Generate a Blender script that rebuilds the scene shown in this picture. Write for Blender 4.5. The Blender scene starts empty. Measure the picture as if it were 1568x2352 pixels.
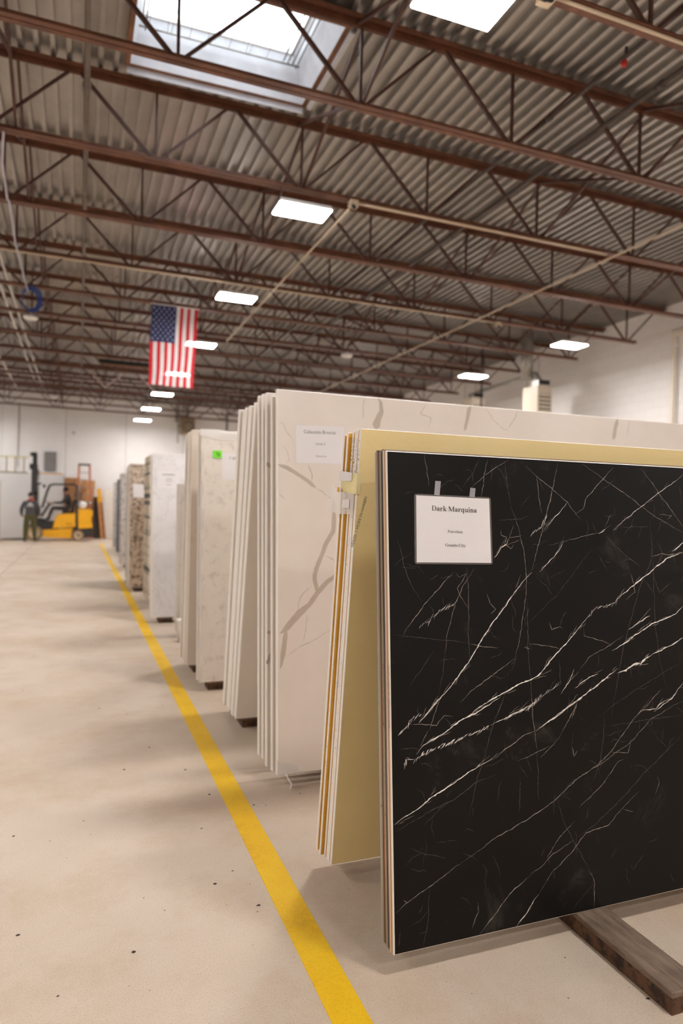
import bpy, bmesh, math, random
from mathutils import Vector, Matrix
random.seed(7)
S = bpy.context.scene
C = S.collection

# ------------------------------------------------------------------ camera
CAM_H = 1.46
FPX, YAW, PITCH, ROLL = 1580.0, 0.3643, -0.0044, -0.0228      # solved from the photo's vanishing points
F = Vector((math.sin(YAW)*math.cos(PITCH), math.cos(YAW)*math.cos(PITCH), math.sin(PITCH)))
R0 = Vector((math.cos(YAW), -math.sin(YAW), 0)); U0 = R0.cross(F)
RV = R0*math.cos(ROLL) - U0*math.sin(ROLL); UV = R0*math.sin(ROLL) + U0*math.cos(ROLL)
cam = bpy.data.cameras.new('camera'); camo = bpy.data.objects.new('camera', cam); C.objects.link(camo)
cam.sensor_fit = 'VERTICAL'; cam.sensor_height = 36; cam.sensor_width = 24; cam.lens = FPX/2352*36
cam.clip_start = 0.05; cam.clip_end = 200
camo.matrix_world = Matrix(((RV.x, UV.x, -F.x, 0), (RV.y, UV.y, -F.y, 0), (RV.z, UV.z, -F.z, CAM_H), (0, 0, 0, 1)))
cam.dof.use_dof = True; cam.dof.focus_distance = 2.4; cam.dof.aperture_fstop = 1.7
S.camera = camo
# ------------------------------------------------------------------ sky, exposure
w = bpy.data.worlds.new('sky'); S.world = w; w.use_nodes = True
w.node_tree.nodes['Background'].inputs[0].default_value = (0.93, 0.97, 1.0, 1)
w.node_tree.nodes['Background'].inputs[1].default_value = 4.5
S.view_settings.view_transform = 'Standard'; S.view_settings.look = 'None'
S.view_settings.exposure = 0.0; S.view_settings.gamma = 1.0; S.view_settings.use_curve_mapping = False
LAMP = 140.0
LAMP_COL = (1.0, 0.97, 0.94)

# ------------------------------------------------------------------ pixel helpers (1568 x 2352 frame)
def ray(x, y): return F + RV*((x-784)/FPX) - UV*((y-1176)/FPX)
def at_y(x, y, Y):
    d = ray(x, y); return d*(Y/d.y) + Vector((0, 0, CAM_H))
def at_x(x, y, X):
    d = ray(x, y); return d*(X/d.x) + Vector((0, 0, CAM_H))
def at_z(x, y, z):
    d = ray(x, y); return d*((z-CAM_H)/d.z) + Vector((0, 0, CAM_H))
SLOPE = 0.0103                                              # the roof drains towards the right wall
def roof(z, X): return z - SLOPE*(X-1)
def at_roof(x, y, z):
    d = ray(x, y); t = (z-CAM_H+SLOPE)/(d.z+SLOPE*d.x); return d*t + Vector((0, 0, CAM_H))

# ------------------------------------------------------------------ materials
def srgb(r, g, b):
    f = lambda c: (c/255/12.92 if c/255 <= 0.04045 else ((c/255+0.055)/1.055)**2.4)
    return (f(r), f(g), f(b), 1)
class NT:
    def __init__(s, name):
        s.m = bpy.data.materials.new(name); s.m.use_nodes = True; s.t = s.m.node_tree
        s.b = s.t.nodes['Principled BSDF']
    def n(s, typ, **kw):
        n = s.t.nodes.new(typ)
        for k, v in kw.items():
            if k.startswith('_'): setattr(n, k[1:], v)
            else:
                n.inputs[k.replace('9', ' ')].default_value = v
        return n
    def l(s, a, ao, b, bi): s.t.links.new(a.outputs[ao], b.inputs[bi])
    def coord(s, scale=(1, 1, 1)):
        tc = s.n('ShaderNodeTexCoord'); mp = s.n('ShaderNodeMapping'); mp.inputs['Scale'].default_value = scale
        s.l(tc, 'Object', mp, 'Vector'); return mp
    def noise(s, co, scale, detail=4, rough=0.6, dist=0):
        n = s.n('ShaderNodeTexNoise'); n.inputs['Scale'].default_value = scale; n.inputs['Detail'].default_value = detail
        n.inputs['Roughness'].default_value = rough; n.inputs['Distortion'].default_value = dist
        s.l(co, 0, n, 'Vector'); return n
    def ramp(s, src, out, stops):
        r = s.n('ShaderNodeValToRGB'); e = r.color_ramp.elements
        while len(e) < len(stops): e.new(0.5)
        for k, (p, c) in zip(e, stops):
            k.position = p; k.color = c if len(c) == 4 else (*c, 1)
        s.l(src, out, r, 'Fac'); return r
    def mix(s, a, b, fac, typ='MIX'):
        m = s.n('ShaderNodeMixRGB', _blend_type=typ)
        for sock, v in (('Color1', a), ('Color2', b)):
            if isinstance(v, tuple): m.inputs[sock].default_value = v
            else: s.t.links.new(v, m.inputs[sock])
        if isinstance(fac, float): m.inputs['Fac'].default_value = fac
        else: s.t.links.new(fac, m.inputs['Fac'])
        return m.outputs['Color']
    def col(s, o): s.t.links.new(o, s.b.inputs['Base Color'])
    def bump(s, o, strength=0.2, dist=0.01):
        b = s.n('ShaderNodeBump'); b.inputs['Strength'].default_value = strength; b.inputs['Distance'].default_value = dist
        s.t.links.new(o, b.inputs['Height']); s.l(b, 'Normal', s.b, 'Normal')
    def rough(s, v): s.b.inputs['Roughness'].default_value = v
GREY = lambda v: (v, v, v, 1)
def plain(name, c, rough=0.5, metal=0, var=0.12, scale=6):
    """one colour with a slight mottling"""
    k = NT(name); k.rough(rough); k.b.inputs['Metallic'].default_value = metal
    co = k.coord(); n = k.noise(co, scale)
    d = tuple(max(0, x*(1-var)) for x in c[:3])+(1,); u = tuple(min(1, x*(1+var)) for x in c[:3])+(1,)
    r = k.ramp(n, 'Fac', [(0.3, d), (0.7, u)]); k.col(r.outputs['Color']); return k.m
def emit(name, c, st):
    k = NT(name); k.b.inputs['Base Color'].default_value = (0.8, 0.8, 0.8, 1)
    k.b.inputs['Emission Color'].default_value = (*c[:3], 1); k.b.inputs['Emission Strength'].default_value = st
    return k.m
M = {}
# concrete floor
k = NT('concrete floor'); co = k.coord(); k.rough(0.5)
n1 = k.noise(co, 0.55, 6, 0.62); r1 = k.ramp(n1, 'Fac', [(0.30, srgb(191, 172, 153)), (0.5, srgb(204, 187, 169)), (0.72, srgb(213, 198, 182))])
n2 = k.noise(co, 1.7, 9, 0.72, 0.15); r2 = k.ramp(n2, 'Fac', [(0.47, (0, 0, 0)), (0.78, GREY(0.85))])
c1 = k.mix(r1.outputs['Color'], srgb(186, 158, 130), r2.outputs['Color'])
n3 = k.noise(co, 260, 2, 0.6); r3 = k.ramp(n3, 'Fac', [(0.30, srgb(150, 132, 115)), (0.45, (1, 1, 1))])
c2 = k.mix(c1, r3.outputs['Color'], 0.55, 'MULTIPLY')
n4 = k.noise(co, 38, 2, 0.5); r4 = k.ramp(n4, 'Fac', [(0.215, (0, 0, 0)), (0.235, (1, 1, 1))])
c3 = k.mix(c2, r4.outputs['Color'], 0.6, 'MULTIPLY')
k.col(c3); rr = k.ramp(n2, 'Fac', [(0.3, GREY(0.42)), (0.7, GREY(0.62))]); k.l(rr, 'Color', k.b, 'Roughness')
k.bump(n3.outputs['Fac'], 0.06, 0.003); M['floor'] = k.m
k = NT('yellow floor paint'); co = k.coord(); k.rough(0.5)
n = k.noise(co, 5, 8, 0.7); r = k.ramp(n, 'Fac', [(0.25, srgb(206, 154, 14)), (0.45, srgb(236, 186, 14)), (0.75, srgb(242, 200, 36))])
n2 = k.noise(co, 240, 2); r2 = k.ramp(n2, 'Fac', [(0.3, GREY(0.72)), (0.5, GREY(1))]); k.col(k.mix(r.outputs['Color'], r2.outputs['Color'], 0.7, 'MULTIPLY')); M['yellow_line'] = k.m
# walls
k = NT('white painted wall'); co = k.coord(); n = k.noise(co, 0.8, 4); r = k.ramp(n, 'Fac', [(0.3, srgb(232, 229, 228)), (0.7, srgb(240, 238, 237))]); k.col(r.outputs['Color']); k.rough(0.75)
n2 = k.noise(co, 60, 3); k.bump(n2.outputs['Fac'], 0.08, 0.004); M['wall'] = k.m
k = NT('white painted block wall'); co = k.coord(); br = k.n('ShaderNodeTexBrick'); 
mp2 = k.n('ShaderNodeMapping'); mp2.inputs['Rotation'].default_value = (math.pi/2, 0, math.pi/2); tc = k.n('ShaderNodeTexCoord')
sx = k.n('ShaderNodeSeparateXYZ'); cx = k.n('ShaderNodeCombineXYZ'); k.l(tc, 'Object', sx, 0); k.l(sx, 'Y', cx, 'X'); k.l(sx, 'Z', cx, 'Y')
k.l(cx, 0, br, 'Vector'); br.inputs['Scale'].default_value = 1; br.inputs['Brick Width'].default_value = 0.4; br.inputs['Row Height'].default_value = 0.2; br.inputs['Mortar Size'].default_value = 0.006; br.inputs['Mortar Smooth'].default_value = 0.5
br.inputs['Color1'].default_value = srgb(234, 230, 228); br.inputs['Color2'].default_value = srgb(231, 227, 225); br.inputs['Mortar'].default_value = srgb(220, 214, 210)
k.col(br.outputs['Color']); k.rough(0.7); M['block_wall'] = k.m
# roof deck and steel
k = NT('painted steel deck'); co = k.coord(); n = k.noise(co, 1.1, 6); r = k.ramp(n, 'Fac', [(0.3, srgb(160, 155, 150)), (0.7, srgb(190, 185, 179))])
n2 = k.noise(co, 9, 3); r2 = k.ramp(n2, 'Fac', [(0.2, GREY(0.5)), (0.28, GREY(1))]); k.col(k.mix(r.outputs['Color'], r2.outputs['Color'], 0.5, 'MULTIPLY')); k.rough(0.38); k.b.inputs['Metallic'].default_value = 0.75; M['deck'] = k.m
k = NT('red oxide steel'); co = k.coord(); n = k.noise(co, 3, 6, 0.7); r = k.ramp(n, 'Fac', [(0.25, srgb(76, 44, 31)), (0.5, srgb(102, 62, 44)), (0.72, srgb(130, 84, 58))])
n2 = k.noise(co, 14, 4); r2 = k.ramp(n2, 'Fac', [(0.24, GREY(0.45)), (0.34, GREY(1))]); k.col(k.mix(r.outputs['Color'], r2.outputs['Color'], 0.6, 'MULTIPLY')); k.rough(0.5); M['steel'] = k.m
M['steel_dark'] = plain('dark brown steel bar', srgb(74, 44, 33), 0.5, 0, 0.25, 5)
M['pipe'] = plain('dull grey brown pipe', srgb(112, 100, 90), 0.45, 0.3, 0.2)
M['pipe_dark'] = plain('dark pipe', srgb(74, 64, 58), 0.4, 0.3, 0.2)
M['conduit'] = plain('cream conduit', srgb(205, 186, 160), 0.4, 0, 0.08)
M['galv'] = plain('galvanised metal', srgb(160, 156, 150), 0.38, 0.6, 0.15, 9)
M['white'] = plain('white enamel', srgb(228, 225, 222), 0.4, 0, 0.04)
M['curb'] = plain('pale grey skylight lining', srgb(200, 200, 206), 0.6, 0, 0.12, 4)
M['rust'] = plain('rusty brown edge', srgb(126, 84, 58), 0.7, 0, 0.3, 8)
M['black'] = plain('black metal', srgb(30, 28, 28), 0.4, 0, 0.2)
M['blackrubber'] = plain('black rubber', srgb(34, 32, 31), 0.75, 0, 0.2)
M['red'] = plain('red plastic', srgb(190, 40, 28), 0.4)
M['lamp'] = emit('lit diffuser', LAMP_COL, LAMP)
k = NT('skylight pane'); k.t.nodes.remove(k.b); out = k.t.nodes['Material Output']
tr = k.n('ShaderNodeBsdfTransparent'); tl = k.n('ShaderNodeBsdfTranslucent'); mx = k.n('ShaderNodeMixShader'); mx.inputs[0].default_value = 0.5
tl.inputs[0].default_value = (0.92, 0.95, 0.97, 1); tr.inputs[0].default_value = (0.95, 0.97, 0.98, 1)
k.l(tr, 0, mx, 1); k.l(tl, 0, mx, 2); k.l(mx, 0, out, 'Surface'); M['pane'] = k.m

# ------------------------------------------------------------------ mesh helpers
class MB:
    """collects shapes; build() links them as ONE mesh object"""
    def __init__(s): s.v = []; s.f = []; s.mi = []; s.cur = 0; s.smooth = []
    def add(s, vs, fs, smooth=False):
        o = len(s.v); s.v += [tuple(v) for v in vs]
        for f in fs: s.f.append([i+o for i in f]); s.mi.append(s.cur); s.smooth.append(smooth)
        return s
    def box(s, a, b):
        (x0, y0, z0), (x1, y1, z1) = a, b
        return s.add([(x0, y0, z0), (x1, y0, z0), (x1, y1, z0), (x0, y1, z0), (x0, y0, z1), (x1, y0, z1), (x1, y1, z1), (x0, y1, z1)],
                     [(0, 3, 2, 1), (4, 5, 6, 7), (0, 1, 5, 4), (1, 2, 6, 5), (2, 3, 7, 6), (3, 0, 4, 7)])
    def bbox(s, a, b, ch):
        """box with chamfered vertical (z) edges and top"""
        (x0, y0, z0), (x1, y1, z1) = a, b
        def ring(i, z): return [(x0+i+ch, y0+i, z), (x1-i-ch, y0+i, z), (x1-i, y0+i+ch, z), (x1-i, y1-i-ch, z), (x1-i-ch, y1-i, z), (x0+i+ch, y1-i, z), (x0+i, y1-i-ch, z), (x0+i, y0+i+ch, z)]
        v = ring(0, z0)+ring(0, z1-ch)+ring(ch*0.6, z1)
        fs = [tuple(range(7, -1, -1)), tuple(range(16, 24))]
        for r in (0, 8):
            for i in range(8): fs.append((r+i, r+(i+1) % 8, r+8+(i+1) % 8, r+8+i))
        return s.add(v, fs)
    def beam(s, p, q, w_, h_, up=(0, 0, 1)):
        p = Vector(p); q = Vector(q); d = (q-p).normalized(); up = Vector(up)
        if abs(d.dot(up)) > 0.99: up = Vector((1, 0, 0))
        a = d.cross(up).normalized(); b = a.cross(d)
        vs = []
        for c in (p, q):
            for i, j in ((-1, -1), (1, -1), (1, 1), (-1, 1)): vs.append(c+a*(i*w_/2)+b*(j*h_/2))
        return s.add(vs, [(3, 2, 1, 0), (4, 5, 6, 7), (0, 1, 5, 4), (1, 2, 6, 5), (2, 3, 7, 6), (3, 0, 4, 7)])
    def tube(s, pts, r, n=8, closed=False, rs=None, cap=True):
        pts = [Vector(p) for p in pts]; o = []; N = len(pts); prev = None
        for i, p in enumerate(pts):
            d = (pts[min(i+1, N-1)]-pts[max(i-1, 0)]).normalized()
            if prev is None:
                up = Vector((0, 0, 1)) if abs(d.z) < 0.9 else Vector((1, 0, 0)); a = d.cross(up).normalized()
            else: a = (prev-d*prev.dot(d)).normalized()
            prev = a; b = d.cross(a); rr = rs[i] if rs else r
            for j in range(n):
                t = 2*math.pi*j/n; o.append(p+a*(rr*math.cos(t))+b*(rr*math.sin(t)))
        fs = []
        for i in range(N-1):
            for j in range(n): fs.append((i*n+j, i*n+(j+1) % n, (i+1)*n+(j+1) % n, (i+1)*n+j))
        s.add(o, fs, True)
        if cap:
            o2 = len(s.v)-N*n
            s.f.append([o2+j for j in range(n-1, -1, -1)]); s.mi.append(s.cur); s.smooth.append(False)
            s.f.append([o2+(N-1)*n+j for j in range(n)]); s.mi.append(s.cur); s.smooth.append(False)
        return s
    def lathe(s, c, axis, prof, n=20):
        """prof: list of (distance along axis, radius)"""
        axis = Vector(axis).normalized(); c = Vector(c); up = Vector((0, 0, 1)) if abs(axis.z) < 0.9 else Vector((1, 0, 0))
        a = axis.cross(up).normalized(); b = axis.cross(a); v = []; fs = []
        for d, r in prof:
            for j in range(n):
                t = 2*math.pi*j/n; v.append(c+axis*d+a*(r*math.cos(t))+b*(r*math.sin(t)))
        for i in range(len(prof)-1):
            for j in range(n): fs.append((i*n+j, (i+1)*n+j, (i+1)*n+(j+1) % n, i*n+(j+1) % n))
        fs.append(tuple(range(n))); fs.append(tuple((len(prof)-1)*n+j for j in range(n-1, -1, -1)))
        return s.add(v, fs, True)
    def prism(s, poly, y0, y1):
        """polygon in (x, z) extruded from y0 to y1"""
        n = len(poly); v = [(x, y0, z) for x, z in poly]+[(x, y1, z) for x, z in poly]
        fs = [tuple(range(n)), tuple(range(2*n-1, n-1, -1))]+[(i, n+i, n+(i+1) % n, (i+1) % n) for i in range(n)]
        return s.add(v, fs)
    def mesh(s, name, mats):
        me = bpy.data.meshes.new(name); me.from_pydata(s.v, [], s.f); me.update()
        for m in (mats if isinstance(mats, (list, tuple)) else [mats]): me.materials.append(m)
        me.polygons.foreach_set('material_index', s.mi); me.polygons.foreach_set('use_smooth', s.smooth)
        bm = bmesh.new(); bm.from_mesh(me); bmesh.ops.recalc_face_normals(bm, faces=bm.faces); bm.to_mesh(me); bm.free()
        return me
    def build(s, name, mats, parent=None): return link(name, s.mesh(name, mats), parent)
def link(name, me, parent=None):
    o = bpy.data.objects.new(name, me); C.objects.link(o)
    if parent: o.parent = parent
    return o
def tag(o, label=None, cat=None, group=None, kind=None):
    if label: o['label'] = label
    if cat: o['category'] = cat
    if group: o['group'] = group
    if kind: o['kind'] = kind
    return o
def empty(name, loc, label=None, cat=None, group=None, kind=None):
    o = bpy.data.objects.new(name, None); o.empty_display_size = 0.1; C.objects.link(o); o.location = loc
    return tag(o, label, cat, group, kind)
ORD = ['first', 'second', 'third', 'fourth', 'fifth', 'sixth', 'seventh', 'eighth', 'ninth', 'tenth', 'eleventh', 'twelfth', 'thirteenth', 'fourteenth', 'fifteenth', 'sixteenth', 'seventeenth', 'eighteenth', 'nineteenth']

# ================================================================== SETTING
XL, XR, YB, YF = -9.0, 11.6, 31.6, -9.0
ROOF_Z = 6.03
MB().box((XL-0.2, YF-0.2, -0.2), (XR+0.2, YB+0.2, 0)).build('floor', M['floor'])['kind'] = 'structure'
fl = bpy.data.objects['floor']
# saw-cut joints in the floor slab
jt = MB(); jt.box((-1.44, YF, 0.0), (-1.425, YB, 0.0015)); jt.build('floor_joint', plain('joint filler', srgb(150, 138, 128), 0.8), fl)
# walls
o = MB().box((XL-0.2, YB+0.06, 0), (XR+0.2, YB+0.25, 6.4)).build('wall_back', plain('wall joint grey', srgb(150, 141, 135), 0.9)); o['kind'] = 'structure'
edges = [XL]; x = -7.94
while x < XR-0.5: edges.append(x); x += 2.45
edges.append(XR)
for a, b in zip(edges[:-1], edges[1:]):
    MB().box((a+0.008, YB, 0), (b-0.008, YB+0.06, 6.3)).build('wall_panel', M['wall'], o)
for nm, a, b, mt in (('wall_right', (XR, YF-0.2, 0), (XR+0.2, YB+0.06, 6.3), 'block_wall'), ('wall_left', (XL-0.2, YF-0.2, 0), (XL, YB+0.06, 6.3), 'block_wall'), ('wall_front', (XL, YF-0.2, 0), (XR, YF, 6.3), 'wall')):
    MB().box(a, b).build(nm, M[mt])['kind'] = 'structure'

# ------------------------------------------------------------------ roof deck: ribbed steel sheets
SKX0, SKX1, SKY0, SKY1 = 0.40, 2.24, 6.06, 7.40
ceil = empty('ceiling', (0, 0, 0), kind='structure')
PITCH_R = 0.1524
def deck_sheet(x0, n, y0, y1):
    pr = []
    for i in range(n):
        a = x0+i*PITCH_R
        for dx, dz in ((0, 0), (0.048, 0), (0.050, 0.058), (0.150, 0.058)): pr.append((a+dx, roof(ROOF_Z, a+dx)+dz))
    a = x0+n*PITCH_R; pr.append((a, roof(ROOF_Z, a)))
    m = MB(); v = [(x, y0, z) for x, z in pr]+[(x, y1, z) for x, z in pr]; N = len(pr)
    m.add(v, [(i, i+1, N+i+1, N+i) for i in range(N-1)]); m.build('deck_sheet', M['deck'], ceil)
x = XL; SH = 6*PITCH_R
# sheets are laid so that the skylight falls between sheet edges
x = SKX0 - 11*SH
while x < XR:
    if SKX0-0.01 <= x < SKX1-0.4:
        deck_sheet(x, 6, YF, SKY0); deck_sheet(x, 6, SKY1, YB)
    else:
        n = 6 if x+SH < XR+0.3 else max(1, int((XR+0.1-x)/PITCH_R))
        deck_sheet(x, n, YF, YB)
    x += SH
MB().add([(XL-0.3, YF-0.3, roof(6.18, XL)), (SKX0, YF-0.3, roof(6.18, SKX0)), (SKX0, YB+0.3, roof(6.18, SKX0)), (XL-0.3, YB+0.3, roof(6.18, XL))], [(0, 1, 2, 3)]) \
    .add([(SKX1, YF-0.3, roof(6.18, SKX1)), (XR+0.3, YF-0.3, roof(6.18, XR)), (XR+0.3, YB+0.3, roof(6.18, XR)), (SKX1, YB+0.3, roof(6.18, SKX1))], [(0, 1, 2, 3)]) \
    .add([(SKX0, YF-0.3, 6.18), (SKX1, YF-0.3, 6.18), (SKX1, SKY0, 6.18), (SKX0, SKY0, 6.18)], [(0, 1, 2, 3)]) \
    .add([(SKX0, SKY1, 6.18), (SKX1, SKY1, 6.18), (SKX1, YB+0.3, 6.18), (SKX0, YB+0.3, 6.18)], [(0, 1, 2, 3)]).build('roof_membrane', M['black'], ceil)

# ------------------------------------------------------------------ skylight
sk = empty('window_1', (SKX0, SKY0, ROOF_Z), 'square rooflight with pale lining and safety bars', None, None, 'structure')
def child_local(mb, name, mats, parent):
    me = mb.mesh(name, mats); me.transform(Matrix.Translation(-Vector(parent.location))); return link(name, me, parent)
ZT = 6.42
def shaft(a, b, c, d, nm='lining'): child_local(MB().add([a, b, c, d], [(0, 1, 2, 3)]), nm, M['curb'], sk)
b0 = 5.97
x0, x1, y0, y1 = SKX0, SKX1, SKY0, SKY1
gx0, gx1, gy0, gy1 = x0+0.10, x1-0.14, y0+0.06, y1-0.10
shaft((x0, y0, b0), (x1, y0, b0), (gx1, gy0, ZT), (gx0, gy0, ZT)); shaft((x0, y1, b0), (x1, y1, b0), (gx1, gy1, ZT), (gx0, gy1, ZT))
shaft((x0, y0, b0), (x0, y1, b0), (gx0, gy1, ZT), (gx0, gy0, ZT)); shaft((x1, y0, b0), (x1, y1, b0), (gx1, gy1, ZT), (gx1, gy0, ZT))
t = 0.05
m = MB()
for a, b in (((x0-t, y0-t, b0-0.0), (x1+t, y0, b0+0.09)), ((x0-t, y1, b0), (x1+t, y1+t, b0+0.09)), ((x0-t, y0, b0), (x0, y1, b0+0.09)), ((x1, y0, b0), (x1+t, y1, b0+0.09))): m.box(a, b)
child_local(m, 'curb_frame', M['rust'], sk)
child_local(MB().box((x0-0.03, y1+0.052, 5.90), (x1+0.02, y1+0.062, 6.02)), 'flashing', M['curb'], sk)
child_local(MB().box((x1+0.052, y0, 5.93), (x1+0.10, y1, 5.96)), 'flashing', M['curb'], sk)
m = MB()
for a, b in (((gx0-0.03, gy0-0.03, ZT), (gx1+0.03, gy0+0.02, ZT+0.05)), ((gx0-0.03, gy1-0.02, ZT), (gx1+0.03, gy1+0.03, ZT+0.05)), ((gx0-0.03, gy0, ZT), (gx0+0.02, gy1, ZT+0.05)), ((gx1-0.02, gy0, ZT), (gx1+0.03, gy1, ZT+0.05))): m.box(a, b)
child_local(m, 'window_frame', M['white'], sk)
child_local(MB().box((gx0, gy0, ZT+0.045), (gx1, gy1, ZT+0.05)), 'pane', M['pane'], sk)
zb = 6.27
for yy in (y0+0.12, y1-0.16): child_local(MB().tube([(x0+0.05, yy, zb), (x1-0.09, yy, zb)], 0.010), 'safety_bar', M['galv'], sk)
for i in range(4):
    xx = x1-0.12-0.045*i; child_local(MB().tube([(xx, y0+0.05, zb+0.02*i), (xx, y1-0.12, zb+0.02*i)], 0.009), 'safety_bar', M['galv'], sk)
child_local(MB().tube([(x0+0.13, y0+0.05, zb), (x0+0.13, y1-0.12, zb)], 0.009), 'safety_bar', M['galv'], sk)
for i in range(11):
    xx = x0+0.16+i*0.135; child_local(MB().tube([(xx, y0+0.07, zb), (xx+0.06*math.sin(i*2.1), y1-0.14, zb)], 0.0028, 5), 'safety_wire', M['galv'], sk)

# ------------------------------------------------------------------ open-web steel joists
JY0, JS = 4.1135, 1.8085
BCH, TCH = 5.205, 5.955          # chord centre heights at X = 1
BN0, BNP = 0.70, 1.65            # bottom panel points
XE0, XE1 = -8.9, 10.85
def chord(z, hh, x0, x1):
    m = MB()
    for s in (-1, 1):             # a pair of angles, back to back with a gap
        m.beam((x0, s*0.010, roof(z, x0)), (x1, s*0.010, roof(z, x1)), 0.008, hh)
        m.beam((x0, s*0.035, roof(z-hh/2+0.004, x0)), (x1, s*0.035, roof(z-hh/2+0.004, x1)), 0.050, 0.008)
    return m
def chord_top(z, hh, x0, x1):
    m = MB()
    for s in (-1, 1):
        m.beam((x0, s*0.010, roof(z, x0)), (x1, s*0.010, roof(z, x1)), 0.008, hh)
        m.beam((x0, s*0.042, roof(z+hh/2-0.004, x0)), (x1, s*0.042, roof(z+hh/2-0.004, x1)), 0.064, 0.008)
        m.beam((x0, s*0.072, roof(z+hh/4, x0)), (x1, s*0.072, roof(z+hh/4, x1)), 0.006, hh/2)
    return m
me_b = chord(BCH, 0.060, XE0, XE1).mesh('bottom_chord', M['steel'])
me_t = chord_top(TCH, 0.080, XE0, XR).mesh('top_chord', M['steel'])
webs = []
for i in range(-6, 7):
    xb = BN0+BNP*i
    if xb < XE0 or xb > XE1: continue
    zb_, zt_ = roof(BCH, xb), roof(TCH, xb)
    webs.append(('web_post', MB().beam((xb, 0, zb_), (xb, 0, zt_), 0.026, 0.026).mesh('web_post', M['steel_dark'])))
    xl, xr = xb-BNP/2+0.05, xb+BNP/2-0.05
    webs.append(('web_diagonal', MB().beam((xb-0.05, 0, zb_+0.01), (xl, 0, roof(TCH, xl)-0.02), 0.034, 0.034).mesh('web_diagonal', M['steel_dark'])))
    if xr < XR: webs.append(('web_diagonal', MB().beam((xb+0.05, 0, zb_+0.01), (xr, 0, roof(TCH, xr)-0.02), 0.026, 0.026).mesh('web_diagonal', M['steel_dark'])))
JOISTS = list(range(-6, 15))
seen = [k for k in JOISTS if k >= 0]
for k in JOISTS:
    Y = JY0+JS*k
    lab = ('red-brown open-web steel roof joist, %s from the back wall' % ORD[14-k]) if k >= 6 else ('red-brown open-web steel roof joist, %s in view counted from the camera' % ORD[k] if k >= 0 else 'red-brown open-web steel roof joist behind the camera')
    if k == 14: lab = 'red-brown open-web steel roof joist nearest the white back wall'
    t = empty('roof_joist', (0, Y, 0), lab, 'roof joist', 'open-web joists under the roof deck')
    link('bottom_chord', me_b, t); link('top_chord', me_t, t)
    for nm, me in webs: link(nm, me, t)
# cross bridging between the joists
for bi, (xb, where) in enumerate(((-0.70, 'over the aisle'), (2.34, 'over the slab row'), (5.70, 'right of the slab row'), (9.0, 'beside the right wall'))):
    t = empty('bridging', (xb, 0, 0), 'line of thin crossed steel bridging bars %s' % where, 'bridging', 'crossed bridging between roof joists')
    zb_, zt_ = roof(BCH, xb), roof(TCH, xb)
    mA = MB().beam((0.03, 0.03, zt_-0.02), (0.03, JS-0.03, zb_+0.02), 0.028, 0.028).mesh('bridging_bar', M['steel_dark'])
    mB = MB().beam((-0.03, 0.03, zb_+0.02), (-0.03, JS-0.03, zt_-0.02), 0.028, 0.028).mesh('bridging_bar', M['steel_dark'])
    for k in JOISTS[5:-1]:
        for me in (mA, mB): link('bridging_bar', me, t).location = (0, JY0+JS*k, 0)

# ------------------------------------------------------------------ LED high-bay lamps
hb = {}
LZ = 4.93
m = MB().bbox((-0.315, -0.19, 0.012), (0.315, 0.19, 0.055), 0.012); hb['housing'] = m.mesh('housing', M['white'])
m = MB().box((-0.302, -0.177, 0.0), (0.302, 0.177, 0.012)); hb['diffuser'] = m.mesh('diffuser', M['lamp'])
m = MB().bbox((-0.10, -0.06, 0.055), (0.10, 0.06, 0.10), 0.01); hb['driver_box'] = m.mesh('driver_box', M['white'])
hb['cable'] = MB().tube([(0, 0, 0.05), (0, 0, BCH-0.028-LZ)], 0.004, 6).mesh('cable', M['galv'])
rows = ((2.37, 'over the slab row'), (9.15, 'along the right wall'), (-4.4, 'over the far side of the aisle'))
for X, where in rows:
    for i in range(-3, 8):
        Y = JY0+2*JS*i
        if X > 9 and (i < -2 or i == 4): continue
        z = roof(LZ, X)
        if X == 2.37 and i >= 0: lab = 'lit rectangular lamp over the slab row, %s from the camera' % ORD[i]
        elif X == 9.15 and i in (2, 3): lab = 'lit rectangular lamp by the right wall, %s' % ('nearer to the camera' if i == 2 else 'farther from the camera')
        else: lab = 'lit rectangular ceiling lamp hanging %s, outside the view' % where
        t = empty('high_bay_lamp', (X, Y, z), lab, 'ceiling lamp', 'rectangular lamps under the joists')
        for nm in ('housing', 'diffuser', 'driver_box'): link(nm, hb[nm], t)
        for sx in (-0.26, 0.26): link('cable', hb['cable'], t).location = (sx, 0, -SLOPE*sx)

# ------------------------------------------------------------------ painted floor line
m = MB(); N = 60
xs0, xs1 = 0.699, 0.809
m.box((xs0, -4, 0), (xs1, 26.4, 0.0018)); tag(m.build('painted_line', M['yellow_line']), 'long yellow line painted on the concrete beside the slabs', 'floor line')

# ================================================================== ROOF SERVICES
def pipe(name, label, cat, pts, r, mat, group=None, n=10, couplings=(), ptname='coupling'):
    o = MB().tube(pts, r, n).build(name, mat); tag(o, label, cat, group)
    for c, ax, ln in couplings:
        MB().lathe(Vector(c)-Vector(ax)*ln/2, ax, [(0, r*1.0), (0, r*1.35), (ln, r*1.35), (ln, r*1.0)], 12).build(ptname, mat, o)
    return o
pipe('roof_pipe', 'grey-brown iron pipe running lengthwise under the roof above the aisle', 'pipe', [(-0.01, -8.9, 5.66), (-0.01, YB-0.01, 5.66)], 0.030, M['pipe'], couplings=[((-0.01, y, 5.66), (0, 1, 0), 0.10) for y in (3.9, 7.45, 11.8, 16.0, 20.3)])
p1 = pipe('roof_pipe', 'dark pipe under the deck with the red sprinkler head', 'pipe', [(4.33, -8.9, 5.42), (4.33, YB-0.01, 5.42)], 0.020, M['pipe_dark'], couplings=[((4.33, y, 5.42), (0, 1, 0), 0.07) for y in (5.75, 9.5, 13.4)])
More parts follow.
